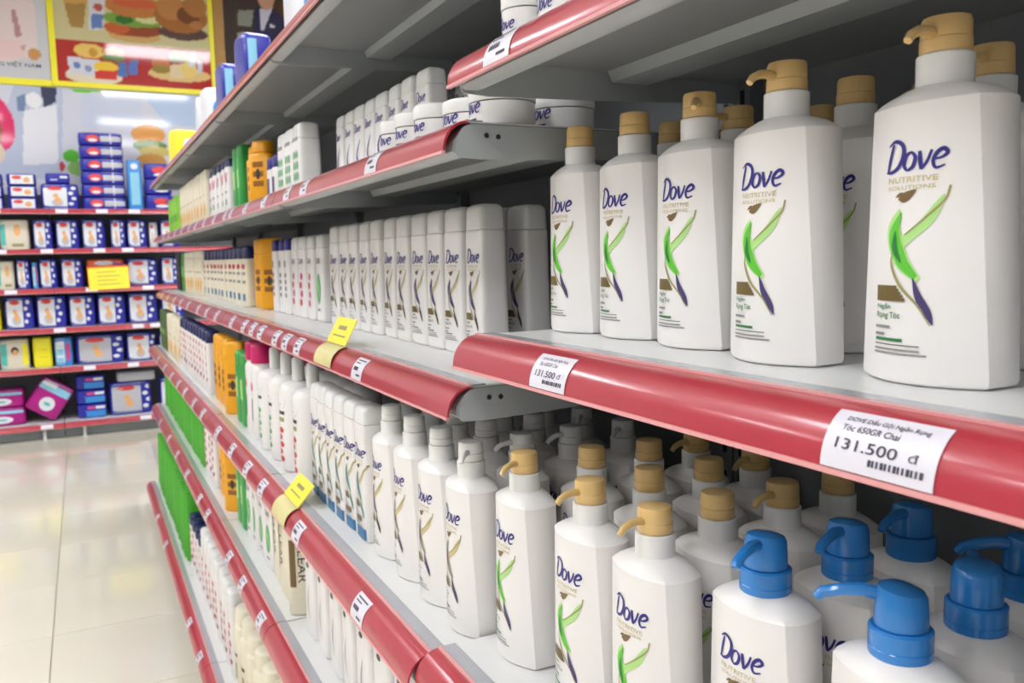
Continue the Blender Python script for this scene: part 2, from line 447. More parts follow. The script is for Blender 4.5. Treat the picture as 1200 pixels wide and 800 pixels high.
def dec_leaf(d):
    d.text('CLEAR', -0.026, 0.150, 0.050, 0.014, 'ink_dark', True)
    d.ell(0, 0.085, 0.022, 0.040, 'ink_leaf'); d.up(); d.curve([(-0.012, 0.11), (0.0, 0.085), (0.012, 0.06)], 0.001, 0.001, 0.012, 'ink_pale_green', 8)
    d.rect(-0.016, 0.016, 0.028, 0.034, 'ink_grey')
bottle_proto('leaf_bottle', 0.080, 0.052, 0.225, 0.035, 'white_plastic', 'white_cap', dec_leaf, 5, 0.92)
def dec_redmarks(d):
    d.text('CLEAR', -0.026, 0.150, 0.050, 0.014, 'ink_dark', True)
    for i in range(4): d.ell(0.004 * (-1) ** i, 0.115 - 0.024 * i, 0.013, 0.010, 'ink_red' if i % 2 else 'ink_pink', 12)
bottle_proto('red_mark_bottle', 0.080, 0.052, 0.225, 0.035, 'white_plastic', 'white_cap', dec_redmarks, 5, 0.92)
def dec_greytext(d):
    d.ell(-0.004, 0.15, 0.014, 0.012, 'ink_grey', 12); d.text('clean', -0.02, 0.05, 0.085, 0.022, 'ink_grey', True, rot=False) if False else None
    for i in range(4): d.rect(-0.014, 0.014, 0.05 + 0.02 * i, 0.062 + 0.02 * i, 'ink_grey')
bottle_proto('blue_cap_slim', 0.075, 0.050, 0.225, 0.035, 'white_plastic', 'navy_plastic', dec_greytext, 4, 0.92)
def dec_redline(d):
    for i in range(3): d.ell(-0.018 + 0.018 * i, 0.142, 0.008, 0.010, 'ink_red', 12)
    for k in range(2): d.rect(-0.028, 0.028, 0.112 - 0.03 * k, 0.122 - 0.03 * k, 'ink_grey')
    d.rect(-0.02, 0.02, 0.02, 0.045, 'ink_blue')
bottle_proto('navy_cap_bottle', 0.085, 0.060, 0.215, 0.045, 'cream_plastic', 'deep_navy_plastic', dec_redline, 4, 0.95)
def dec_amber(d):
    for i in range(3): d.rect(-0.018, 0.018, 0.115 - 0.028 * i, 0.131 - 0.028 * i, 'ink_brown'); 
    d.up(); d.ell(0, 0.095, 0.008, 0.016, 'ink_dark', 14)
bottle_proto('amber_bottle', 0.082, 0.056, 0.235, 0.050, 'amber_plastic', 'amber_plastic', dec_amber, 4, 0.95, capw=0.95)
def dec_cream(d):
    d.ell(-0.008, 0.04, 0.022, 0.030, 'ink_orange', 16); d.ell(0.018, 0.06, 0.010, 0.03, 'ink_orange', 12); d.rect(-0.02, 0.02, 0.11, 0.118, 'ink_olive')
bottle_proto('cream_bottle', 0.085, 0.060, 0.22, 0.04, 'cream_plastic', 'cream_plastic', dec_cream, 3.5, 0.9)
bottle_proto('green_bottle', 0.070, 0.048, 0.22, 0.04, 'green_plastic', 'green_plastic', lambda d: d.rect(-0.015, 0.015, 0.08, 0.14, 'ink_pale_green'), 3.5, 0.95)
bottle_proto('lime_tube', 0.075, 0.045, 0.20, 0.035, 'lime_plastic', 'lime_plastic', lambda d: d.rect(-0.02, 0.02, 0.06, 0.10, 'ink_deep_green'), 3.5, 0.95)
bottle_proto('dark_green_bottle', 0.09, 0.06, 0.22, 0.06, 'dark_green_plastic', 'dark_green_plastic', lambda d: d.rect(-0.02, 0.02, 0.09, 0.12, 'ink_pale_green'), 3.5, 0.95)
bottle_proto('black_bottle', 0.075, 0.05, 0.22, 0.04, 'black_plastic', 'black_plastic', lambda d: d.rect(-0.02, 0.02, 0.10, 0.104, 'ink_grey'), 3.5, 0.95)
def dec_pinkwave(d):
    d.curve([(-0.028, 0.12), (-0.01, 0.15), (0.01, 0.12), (0.028, 0.15)], 0.006, 0.006, 0.014, 'ink_pink'); d.rect(-0.02, 0.01, 0.04, 0.06, 'ink_deep_green'); d.rect(-0.02, 0.02, 0.08, 0.088, 'ink_grey')
bottle_proto('pink_wave_bottle', 0.085, 0.055, 0.20, 0.03, 'white_plastic', 'deep_navy_plastic', dec_pinkwave, 4, 0.94)
def dec_greentext(d):
    for k in range(3): d.rect(-0.024 + 0.018 * k, -0.012 + 0.018 * k, 0.130, 0.140, 'ink_grey')
    for k in range(3):
        for j in range(3): d.ell(-0.018 + 0.018 * k, 0.045 + 0.026 * j, 0.006, 0.011, 'ink_leaf', 10)
bottle_proto('green_text_bottle', 0.085, 0.060, 0.175, 0.04, 'white_plastic', 'white_cap', dec_greentext, 5, 0.95)
bottle_proto('purple_cap_short', 0.060, 0.045, 0.13, 0.035, 'white_plastic', 'navy_plastic', lambda d: d.rect(-0.014, 0.014, 0.02, 0.07, 'ink_purple'), 4, 0.94)
bottle_proto('orange_bottle', 0.085, 0.062, 0.195, 0.035, 'amber_plastic', 'amber_plastic', dec_amber, 4, 0.96, capw=0.78, neck=0.012)
# round litre bottle with a thin white pump neck
def dec_round(d):
    d.poly([(-0.030, 0.175), (0.026, 0.168), (0.016, 0.150), (-0.004, 0.158)], 'ink_dark'); d.rect(-0.02, 0.02, 0.135, 0.143, 'ink_dark'); d.rect(-0.015, 0.018, 0.118, 0.128, 'ink_olive')
    for j in range(5): d.ell(-0.002 + 0.004 * (-1) ** j, 0.098 - 0.017 * j, 0.014, 0.007, 'ink_red', 10)
def dec_round_g(d):
    d.poly([(-0.030, 0.175), (0.026, 0.168), (0.016, 0.150), (-0.004, 0.158)], 'ink_dark'); d.rect(-0.02, 0.02, 0.135, 0.143, 'ink_dark')
    for j in range(5): d.ell(-0.002 + 0.004 * (-1) ** j, 0.105 - 0.017 * j, 0.014, 0.007, 'ink_leaf', 10)
for key, dd in (('round_red', dec_round), ('round_green', dec_round_g)):
    bottle_proto(key, 0.094, 0.094, 0.265, 0.055, 'white_plastic', 'white_cap', dd, 2.2, 0.97, capw=0.30, neck=0.022)
def dec_pink(d):
    d.ell(0.0, 0.145, 0.014, 0.013, 'ink_pink', 12); d.rect(-0.006, 0.006, 0.05, 0.11, 'ink_purple')
bottle_proto('magenta_cap_bottle', 0.085, 0.070, 0.265, 0.055, 'white_plastic', 'magenta_plastic', dec_pink, 3, 0.92, capw=0.85, neck=0.02)
def dec_clear_side(d):
    d.text('CLEAR', -0.014, 0.185, 0.105, 0.020, 'ink_dark', False, rot=True); d.rect(-0.034, -0.019, 0.07, 0.185, 'ink_bronze')
bottle_proto('gold_band_bottle', 0.085, 0.070, 0.260, 0.04, 'cream_plastic', 'white_cap', dec_clear_side, 5, 0.97)
def dec_white_small(d):
    d.ell(0.0, 0.165, 0.010, 0.006, 'ink_dark', 10); d.curve([(0.006, 0.12), (-0.004, 0.08), (0.006, 0.04)], 0.001, 0.001, 0.005, 'ink_grey', 8)
bottle_proto('plain_white_bottle', 0.082, 0.060, 0.245, 0.04, 'white_plastic', 'white_cap', dec_white_small, 5, 0.93)
def dec_reddots(d):
    for j in range(5): d.ell(0.006 * (-1) ** j, 0.17 - 0.03 * j, 0.016, 0.010, 'ink_red', 12)
    d.rect(0.012, 0.026, 0.05, 0.06, 'ink_navy')
bottle_proto('red_letter_bottle', 0.080, 0.060, 0.235, 0.045, 'white_plastic', 'deep_navy_plastic', dec_reddots, 4, 0.95)
bottle_proto('red_letter_tall', 0.080, 0.062, 0.285, 0.045, 'white_plastic', 'white_cap', dec_reddots, 4, 0.95)
bottle_proto('dome_bottle', 0.092, 0.092, 0.270, 0.05, 'cream_plastic', 'cream_plastic', lambda d: (d.rect(-0.02, 0.02, 0.12, 0.13, 'ink_dark'), d.rect(-0.015, 0.015, 0.05, 0.10, 'ink_olive')), 2.2, 0.98, capw=0.86, neck=0.012)
bottle_proto('green_pouch', 0.20, 0.046, 0.30, 0.0, 'leaf_green_film', 'leaf_green_film', None, 3, 0.9)
bottle_proto('green_pouch_low', 0.16, 0.046, 0.24, 0.0, 'leaf_green_film', 'leaf_green_film', None, 3, 0.9)

def jar_proto(key, r, h, lid, logo=0.011, text=True):
    b = MB(); b.lathe([(0, 0), (r * 0.92, 0), (r * 0.97, 0.003), (r * 0.97, h - lid - 0.001), (0, h - lid)], 'white_plastic', 32)
    l = MB(); l.lathe([(0, h - lid + 0.0005), (r * 0.99, h - lid + 0.0005), (r, h - lid + 0.002), (r, h - 0.006), (r * 0.96, h - 0.002), (r * 0.86, h), (0, h)], 'white_cap', 32)
    d = Decal(); brand_word(d, -logo * 1.75, h * 0.34, logo); d.rect(-logo * 1.2, logo * 1.2, h * 0.16, h * 0.22, 'ink_purple', 6)
    R = r * 0.97 + 0.0006
    me = d.build(key + '_print', lambda u, z, k: (R * math.sin(u / R), -R * math.cos(u / R), z))
    PROTO[key] = [('body', b.build(key + '_body'), 0, []), ('lid', l.build(key + '_lid'), 0, []), ('label_print', me, 0, [])]
jar_proto('tub', 0.044, 0.052, 0.020, 0.012)
jar_proto('jar', 0.036, 0.060, 0.022, 0.011)
jar_proto('tall_jar', 0.029, 0.075, 0.026, 0.009)
jar_proto('big_tub', 0.048, 0.075, 0.03, 0.010)

# soft packs ------------------------------------------------------------------
def pack_proto(key, W, D, H, base, decal):
    w_, t_ = W / 2, D / 2
    secs = [(0, w_ * 0.90, t_ * 0.80, 5), (0.004, w_ * 0.96, t_ * 0.9, 5), (H * 0.08, w_ * 0.985, t_ * 0.97, 6), (H * 0.35, w_, t_, 6), (H * 0.65, w_, t_, 6), (H * 0.92, w_ * 0.985, t_ * 0.97, 6), (H - 0.004, w_ * 0.95, t_ * 0.88, 5), (H, w_ * 0.88, t_ * 0.76, 5)]
    d = Decal(); decal(d, W, H)
    PROTO[key] = [('wrapper', sup_body(key + '_wrapper', secs, base, 40), 0, []), ('label_print', d.build(key + '_print', sup_fn(secs, 0.0012)), 0, [])]
def d_diaper(panel=0.55, pm='pack_white'):
    def f(d, W, H):
        u0, u1 = -0.43 * W, (-0.43 + panel) * W
        d.rect(u0, u1, 0.06 * H, 0.94 * H, pm); d.up()
        d.ell((u0 + u1) / 2, 0.82 * H, 0.17 * W * panel / 0.55, 0.075 * H, 'pack_red'); d.ell((u0 + u1) / 2 + 0.05 * W, 0.27 * H, 0.15 * W, 0.15 * H, 'pack_grey'); d.up(); d.ell((u0 + u1) / 2 + 0.06 * W, 0.36 * H, 0.09 * W, 0.13 * H, 'pack_skin'); d.ell((u0 + u1) / 2 + 0.01 * W, 0.54 * H, 0.075 * W, 0.085 * H, 'pack_skin')
        if panel < 0.8:
            for k in range(4): d.ell(u1 + 0.14 * W + 0.04 * W * (-1) ** k, (0.83 - 0.2 * k) * H, 0.07 * W, 0.065 * H, 'pack_white', 10)
    return f
def d_flat(d, W, H):
    d.rect(-0.36 * W, 0.42 * W, 0.12 * H, 0.88 * H, 'pack_white'); d.up(); d.ell(-0.14 * W, 0.66 * H, 0.17 * W, 0.16 * H, 'pack_red'); d.ell(0.2 * W, 0.45 * H, 0.12 * W, 0.22 * H, 'pack_skin')
def d_stack(d, W, H):
    d.rect(0.0, 0.47 * W, 0.05 * H, 0.95 * H, 'pack_grey'); d.up(); d.ell(-0.17 * W, 0.5 * H, 0.15 * W, 0.3 * H, 'pack_red'); d.ell(-0.17 * W, 0.38 * H, 0.1 * W, 0.12 * H, 'pack_white')
    d.rect(0.22 * W, 0.24 * W, 0.1 * H, 0.9 * H, 'pack_white')
def d_bluestack(d, W, H):
    d.rect(-0.2 * W, 0.46 * W, 0.08 * H, 0.5 * H, 'pack_blue'); d.poly([(-0.46 * W, 0.15 * H), (-0.2 * W, 0.5 * H), (-0.46 * W, 0.85 * H)], 'pack_white'); d.rect(-0.15 * W, 0.1 * W, 0.62 * H, 0.82 * H, 'ink_pink'); d.rect(0.12 * W, 0.44 * W, 0.62 * H, 0.82 * H, 'pack_white')
def d_adult(d, W, H):
    d.rect(-0.45 * W, -0.25 * W, 0.05 * H, 0.95 * H, 'pack_teal'); d.rect(0.28 * W, 0.46 * W, 0.05 * H, 0.95 * H, 'pack_yellow'); d.up(); d.ell(0.02 * W, 0.62 * H, 0.13 * W, 0.13 * H, 'ink_dark'); d.up(); d.ell(0.03 * W, 0.56 * H, 0.09 * W, 0.1 * H, 'pack_skin')
def d_cream(d, W, H):
    d.rect(-0.46 * W, -0.3 * W, 0.05 * H, 0.95 * H, 'pack_teal'); d.ell(0.1 * W, 0.65 * H, 0.12 * W, 0.2 * H, 'pack_skin'); d.rect(-0.1 * W, 0.3 * W, 0.1 * H, 0.2 * H, 'ink_olive')
def d_magenta(d, W, H):
    d.rect(-0.46 * W, 0.46 * W, 0.68 * H, 0.95 * H, 'pack_sky', 8); d.ell(0.02 * W, 0.34 * H, 0.22 * W, 0.2 * H, 'pack_white'); d.up(); d.rect(-0.44 * W, 0.0, 0.8 * H, 0.94 * H, 'pack_white'); d.ell(0.02 * W, 0.34 * H, 0.1 * W, 0.05 * H, 'pack_teal')
def d_yellow(d, W, H): d.rect(-0.2 * W, 0.25 * W, 0.35 * H, 0.36 * H, 'ink_olive'); d.rect(-0.2 * W, 0.25 * W, 0.6 * H, 0.61 * H, 'ink_olive')
def d_bluetall(d, W, H):
    d.rect(-0.42 * W, 0.05 * W, 0.05 * H, 0.95 * H, 'pack_white'); d.up(); d.rect(-0.40 * W, 0.0, 0.1 * H, 0.7 * H, 'pack_sky'); d.rect(0.14 * W, 0.36 * W, 0.2 * H, 0.8 * H, 'ink_pink')
def d_orange(d, W, H): d.ell(-0.05 * W, 0.86 * H, 0.25 * W, 0.08 * H, 'pack_white'); d.rect(0.2 * W, 0.46 * W, 0.05 * H, 0.95 * H, 'pack_navy')

# ------------------------------------------------------------------ placing
ORD = ['', 'first', 'second', 'third', 'fourth', 'fifth', 'sixth', 'seventh', 'eighth', 'ninth', 'tenth', 'eleventh', 'twelfth', 'thirteenth', 'fourteenth', 'fifteenth', 'sixteenth',
       'seventeenth', 'eighteenth', 'nineteenth', 'twentieth', 'twenty-first', 'twenty-second', 'twenty-third', 'twenty-fourth', 'twenty-fifth', 'twenty-sixth', 'twenty-seventh', 'twenty-eighth', 'twenty-ninth', 'thirtieth']
def inst(key, name, label, cat, loc, rz=0.0, group=None, head=0.0, rx=0.0, ry=0.0):
    t = thing(name, label, cat, loc, (rx, ry, rz), group)
    if key in ('gold_pump', 'blue_pump', 'white_pump', 'navy_pump'): t.scale = (0.975,) * 3
    for part, me, is_head, subs in PROTO[key]:
        p = obj(part, me, t, (0, 0, 0), (0, 0, head if is_head else 0))
        for sn, sm in subs: obj(sn, sm, p)
    return t
R90 = -math.pi / 2
def run(key, name, desc, cat, shelf, ys, x, z, row='front', group=None, rot=0.0, jit=0.05, heads=None):
    """a row of alike things along a shelf, nearest (rightmost in the photograph) first"""
    n = len(ys)
    for i, y in enumerate(ys):
        pos = ('' if n == 1 else (', %s from right' % ORD[i + 1]))
        rw = '' if row is None else ', %s row' % row
        inst(key, name, '%s on %s%s%s' % (desc, shelf, rw, pos), cat, ((x[i] if isinstance(x, list) else x) + random.uniform(-0.002, 0.002), y, z + H0 + 0.0006), R90 + rot + random.uniform(-jit, jit), group or '%s on %s' % (desc, shelf), heads[i] if heads else random.uniform(-0.15, 0.15))
def seq(y0, step, n): return [y0 + step * i for i in range(n)]

# ------------------------------------------------------------------ room shell
def struct(name, me, loc=(0, 0, 0)):
    return obj(name, me, None, loc, kind='structure')
b = MB(); b.box(-7, 6, -6, 8.6, -0.05, -0.0065, 'grout'); floor = struct('floor', b.build('floor', False))
tb = MB(); TS = 0.6
g = 0.0015; h = TS / 2 - g
tb.loops([[(-h, -h, -0.006), (h, -h, -0.006), (h, h, -0.006), (-h, h, -0.006)], [(-h, -h, -0.0008), (h, -h, -0.0008), (h, h, -0.0008), (-h, h, -0.0008)], [(-h + .001, -h + .001, 0), (h - .001, -h + .001, 0), (h - .001, h - .001, 0), (-h + .001, h - .001, 0)]], 'floor_tile')
TM = tb.build('tile', False)
for i in range(-11, 10):
    for j in range(-3, 14):
        if len(floor.children) < 300: obj('tile', TM, floor, (i * TS + 0.1, j * TS + 0.35, 0))
b = MB(); b.box(-7, 6, -6, 8.62, 4.05, 4.12, 'ceiling_paint'); struct('ceiling', b.build('ceiling', False))
b = MB(); b.box(-7, 6, 8.48, 8.6, -0.05, 4.05, 'wall_paint'); struct('wall_back', b.build('wall_back', False))

# ceiling lamps
lh = MB(); lh.box(-0.62, 0.62, -0.31, 0.31, 0.0, 0.06, 'lamp_housing'); LH = lh.build('lamp_housing', False)
ld = MB(); ld.box(-0.59, 0.59, -0.28, 0.28, -0.006, -0.001, 'lamp_glow'); LD = ld.build('lamp_diffuser', False)
for ix, x in enumerate((-4.3, -1.65, 1.02, 3.7)):
    for iy, y in enumerate((-2.6, 0.2, 3.0, 5.72)):
        t = thing('ceiling_light', 'white ceiling light panel, column %s from left, row %s from back wall' % (ORD[ix + 1], ORD[4 - iy]), 'ceiling light', (x, y, 3.985), (0, 0, 0), 'ceiling light panels')
        obj('housing', LH, t); obj('diffuser', LD, t)

# ------------------------------------------------------------------ shelving
RD, RHh = 0.032, 0.036        # price rail depth and drop
def rail_pt(s):               # s 0..1 from top edge to bottom edge, relative to rail top
    t = s * math.pi / 2
    return (-RD * math.sin(t), -RHh * (1 - math.cos(t)))
def rail_mesh(L, axis='y'):
    N = 10; out = [rail_pt(i / N) for i in range(N + 1)]; inn = [(x + 0.0022 * math.sin(0.3 + i / N * 1.2), z - 0.0026) if i < N else (x + 0.0026, z) for i, (x, z) in enumerate(out)]
    prof = out + inn[::-1]
    b = MB(); b.prism_y(prof, 0.0015, L - 0.0015, 'rail_red')
    x, z = rail_pt(1.0); b.prism_y([(x - 0.0016, z), (x + 0.0030, z), (x + 0.0030, z - 0.0035), (x - 0.0016, z - 0.0035)], 0.0015, L - 0.0015, 'rail_edge')
    b.prism_y([(-0.0015, 0.0018), (0.0035, 0.0018), (0.0035, -0.0015), (-0.0015, -0.0015)], 0.0015, L - 0.0015, 'rail_edge')
    return b.build('price_rail', sharp=30)
_cache = {}
def shelf_parts(D, L):
    """shelf tray whose rail top edge is at local (0,0,0), running back to +x = D"""
    k = (round(D, 4), round(L, 4))
    if k in _cache: return _cache[k]
    b = MB(); b.box(0.004, D, 0.002, L - 0.002, -0.0016, -0.0002, 'shelf_white'); b.box(0.004, D, 0.002, L - 0.002, -0.0034, -0.0017, 'underside_shade')  # lower sheet coloured darker to stand in for shade under the shelf
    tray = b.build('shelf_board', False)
    b = MB(); b.prism_y([(0.004, -0.0035), (-0.008, -0.012), (-0.016, -0.024), (-0.018, -0.036), (-0.012, -0.040), (0.006, -0.040), (0.006, -0.037), (-0.010, -0.036), (-0.011, -0.025), (-0.004, -0.014), (0.006, -0.006)], 0.006, L - 0.006, 'shelf_steel')
    front = b.build('front_fold', sharp=50)
    pl = MB(); arc = [(-0.020 * math.sin(t) + 0.004, -0.004 - 0.034 * (1 - math.cos(t))) for t in [i / 6 * math.pi / 2 for i in range(7)]]
    prof = [(D - 0.01, -0.0035), (0.01, -0.0035)] + arc + [(-0.012, -0.043), (0.02, -0.045), (D * 0.45, -0.040), (D - 0.01, -0.030)]
    pl.prism_y(prof, -0.001, 0.001, 'shelf_steel')
    plate = pl.build('end_plate', sharp=50)
    ch = MB(); cx = D * 0.52; ch.prism_y([(cx - 0.035, -0.0035), (cx - 0.028, -0.017), (cx + 0.028, -0.017), (cx + 0.035, -0.0035)], 0.008, L - 0.008, 'shelf_steel')
    stiff = ch.build('stiffener', sharp=50)
    bl = MB()
    for xx in (0.026, 0.042):
        bl.lathe([(0, -0.0005), (0.0032, -0.0005), (0.0032, 0.0012), (0, 0.0014)], 'bolt_steel', 10)
        bl.v[-40:] = [(v[0] + xx, v[2], v[1] - 0.016 - 0.06 * (xx - 0.026)) for v in bl.v[-40:]]
    bolt = bl.build('bolts')
    st = MB(); st.box(0.004, 0.022, 0.003, L - 0.003, -0.0001, 0.0016, 'strip_grey')
    strip = st.build('edge_strip', False)
    _cache[k] = (tray, front, plate, stiff, strip, rail_mesh(L), bolt); return _cache[k]
def unit(label, x_back, y0, y1, levels, top, axis='y', base_x=None, loc0=(0, 0, 0), rz=0.0, group='shelving units of the aisle'):
    """one bay of shelving; levels: list of (rail x, z)."""
    L = y1 - y0
    t = thing('shelving_unit', label, 'shelving', (loc0[0], loc0[1] + y0, 0) if axis == 'y' else loc0, (0, 0, rz), group)
    for a, z in levels:
        tray, front, plate, stiff, strip, rail, bolt = shelf_parts(x_back - a, L)
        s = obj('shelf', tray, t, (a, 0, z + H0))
        obj('front_fold', front, s); obj('stiffener', stiff, s); obj('edge_strip', strip, s); obj('price_rail', rail, s)
        obj('end_plate', plate, s, (0, 0.0032, 0)); obj('end_plate', plate, s, (0, L - 0.0032, 0)); obj('bolt_pair', bolt, s, (0, 0.0020, 0))
    b = MB(); b.box(x_back + 0.001, x_back + 0.02, 0.001, L - 0.001, 0.02, top + H0, 'panel_steel'); bp = obj('back_panel', b.build('back_panel', False), t)
    for yy in (0.001, L - 0.031):
        b = MB(); b.box(x_back - 0.022, x_back, yy, yy + 0.03, 0.0, top + H0 + 0.02, 'panel_steel')
        k = 0; zz = 0.1
        while zz < top + H0 - 0.03:
            b.box(x_back - 0.0228, x_back - 0.0219, yy + 0.011, yy + 0.019, zz, zz + 0.022, 'black_plastic'); zz += 0.05
        obj('upright', b.build('upright', False), t)
    bx = base_x if base_x is not None else levels[-1][0] + 0.03
    b = MB(); b.box(bx, bx + 0.01, 0.002, L - 0.002, 0.002, levels[-1][1] + H0 - 0.046, 'shelf_steel'); obj('kick_plate', b.build('kick_plate', False), t)
    return t
XB = 0.86
N1, N2, N3, N4, N5 = (0.429, 0.236), (0.425, -0.0955), (0.362, -0.482), (0.35, -0.845), (0.29, -1.32)
S1, S2, S3, S4, S5, S6 = (0.420, 0.480), (0.423, 0.162), (0.4175, -0.160), (0.353, -0.490), (0.350, -0.845), (0.290, -1.32)
unit('grey steel shelving bay nearest the camera with red price rails', XB, -0.07, 0.932, [(0.42, 0.58), N1, N2, N3, N4, N5], 0.85)
ys = [0.934, 1.934, 2.814, 3.694, 4.574, 5.454]
for i in range(5):
    unit('grey steel aisle shelving bay with red rails, %s bay beyond the nearest' % ORD[i + 1], XB, ys[i], ys[i + 1] - 0.001, [S1, S2, S3, S4, S5, S6], 0.85)

# back-wall shelving, facing the camera along the cross aisle
YB = 7.95
BL = [(0.0, 0.470), (0.0, 0.142), (0.0, -0.186), (0.0, -0.517), (0.0, -0.850), (-0.03, -1.318)]
for i, x0 in enumerate((-2.62, -1.42, -0.22, 0.98)):
    t = unit('grey steel back wall shelving bay with red rails, %s from left' % ORD[i + 1], 0.46, 0, 1.198, BL, 0.62, axis='x', loc0=(x0 + 1.198, YB, 0), rz=math.pi / 2, group='shelving units along the back wall', base_x=0.06)
    for k in (0.15, 1.05):
        fb = MB(); fb.lathe([(0, 0), (0.022, 0), (0.022, 0.004), (0.014, 0.008), (0.014, 0.085), (0, 0.086)], 'lamp_housing', 12); obj('foot', fb.build('foot'), t, (0.0, k, 0))

# ------------------------------------------------------------------ posters on the back wall
def raster_poster(name, label, x0, x1, z0, z1, y, paint, res=0.011, parts=None):
    nx = int((x1 - x0) / res); nz = int((z1 - z0) / res)
    X, Z = np.meshgrid(np.linspace(x0, x1, nx + 1), np.linspace(z0, z1, nz + 1))
    col = np.zeros(X.shape + (3,))
    def fill(mask, rgb): col[mask] = rgb
    paint(X, Z, fill)
    vs = [(a, -0.004, c) for a, c in zip(X.ravel(), Z.ravel())]
    n = nx + 1
    fs = [(j * n + i, j * n + i + 1, (j + 1) * n + i + 1, (j + 1) * n + i) for j in range(nz) for i in range(nx)]
    t = thing(name, label, 'poster', (0, y, H0))
    me = bpy.data.meshes.new('printed_sheet'); me.from_pydata(vs, [], fs); me.materials.append(MATS['poster_print'])
    a = me.color_attributes.new('print', 'FLOAT_COLOR', 'POINT')
    c = col.reshape(-1, 3) / 255.0; c = np.where(c <= 0.04045, c / 12.92, ((c + 0.055) / 1.055) ** 2.4)
    a.data.foreach_set('color', np.concatenate([c, np.ones((len(c), 1))], 1).ravel())
    obj('printed_sheet', me, t)
    b = MB(); b.box(x0, x1, -0.0035, 0.006, z0, z1, 'wall_paint'); obj('backing_board', b.build('backing_board', False), t)
    return t
def E_(X, Z, x, z, rx, rz, rot=0.0):
    c, s = math.cos(rot), math.sin(rot); u = (X - x) * c + (Z - z) * s; v = -(X - x) * s + (Z - z) * c
    return (u / rx) ** 2 + (v / rz) ** 2 < 1
def B_(X, Z, x0, x1, z0, z1): return (X > x0) & (X < x1) & (Z > z0) & (Z < z1)
def PG(X, Z, pts):
    inside = np.zeros(X.shape, bool); n = len(pts)
    for i in range(n):
        x1, y1 = pts[i]; x2, y2 = pts[(i + 1) % n]
        if y1 == y2: continue
        c = ((y1 > Z) != (y2 > Z)) & (X < (x2 - x1) * (Z - y1) / (y2 - y1) + x1); inside ^= c
    return inside
def pw(x, y):                 # poster sketch grid (from the photograph) -> metres on the wall
    return (-0.49 + 0.00715 * x - 0.00055 * y + 0.0, 2.245 - 0.00722 * y + 0.00062 * x)
def paint_food(X, Z, F):
    def e(x, y, rx, ry, c, r=0.0): p = pw(x, y); F(E_(X, Z, p[0], p[1], rx * 0.0072, ry * 0.0072, r), c)
    def g(pts, c): F(PG(X, Z, [pw(*p) for p in pts]), c)
    F(X > -9, (204, 194, 146)); F(Z < 1.965, (178, 44, 44))
    g([(68, -8), (96, -8), (92, 30), (78, 30)], (170, 132, 70)); g([(66, -20), (98, -20), (96, 2), (70, 2)], (206, 160, 82))
    g([(98, -16), (116, -16), (114, 33), (98, 33)], (216, 214, 220)); g([(101, 14), (114, 14), (113, 31), (101, 31)], (96, 126, 186)); e(108, 6, 5, 5, (186, 92, 80))
    e(150, 40, 30, 8, (206, 164, 98)); e(150, 31, 34, 10, (150, 70, 44)); e(130, 30, 14, 8, (196, 96, 50)); e(150, 20, 36, 9, (120, 160, 62)); e(138, 20, 10, 5, (50, 112, 46)); e(165, 20, 14, 5, (210, 210, 150)); e(150, 4, 34, 14, (196, 124, 62)); e(150, 0, 26, 6, (208, 100, 60))
    e(208, 36, 30, 9, (92, 66, 60)); e(205, 16, 32, 20, (166, 106, 52)); e(192, 4, 16, 16, (190, 130, 70)); e(214, 14, 14, 11, (118, 68, 40)); e(222, 2, 14, 14, (176, 118, 62)); e(224, 26, 8, 5, (180, 120, 70))
    e(105, 88, 32, 11, (226, 214, 190)); g([(74, 64), (112, 70), (110, 90), (78, 84)], (214, 214, 224)); e(85, 75, 4, 4, (110, 130, 190)); e(98, 79, 4, 4, (140, 150, 190)); e(99, 58, 17, 9, (234, 196, 104)); e(103, 60, 5, 5, (206, 150, 60))
    e(126, 60, 13, 6, (200, 134, 70)); e(126, 67, 13, 4, (90, 130, 52)); e(124, 73, 12, 4, (150, 78, 46)); e(118, 78, 14, 7, (240, 200, 70)); g([(106, 82), (132, 82), (130, 94), (106, 92)], (214, 66, 56)); g([(132, 72), (142, 72), (142, 90), (132, 90)], (80, 120, 184)); g([(144, 70), (155, 70), (154, 88), (144, 88)], (90, 120, 190))
    e(205, 88, 38, 9, (224, 190, 130)); e(182, 74, 11, 8, (196, 116, 60)); e(182, 81, 11, 5, (150, 130, 60)); e(204, 64, 13, 6, (204, 140, 80)); e(204, 70, 13, 4, (104, 130, 60)); e(206, 75, 10, 4, (160, 90, 60)); g([(192, 76), (214, 74), (214, 92), (194, 92)], (228, 206, 166)); e(216, 82, 10, 10, (236, 206, 120)); g([(216, 62), (224, 62), (224, 78), (216, 78)], (206, 210, 216)); g([(226, 70), (233, 72), (232, 86), (226, 86)], (206, 210, 220))
t = raster_poster('food_poster', 'yellow framed poster of burgers, fries and fried chicken high on wall', -0.085, 1.235, 1.60, 2.56, 8.47, paint_food)
def frame_bar(t, x0, x1, z0, z1):
    b = MB(); b.box(x0, x1, -0.014, 0.004, z0, z1, 'frame_yellow'); obj('frame_bar', b.build('frame_bar', False), t)
frame_bar(t, -0.125, -0.075, 1.61, 2.58); frame_bar(t, 1.205, 1.245, 1.61, 2.58); frame_bar(t, -0.125, 1.245, 1.565, 1.61); frame_bar(t, -0.125, 1.245, 2.54, 2.58)
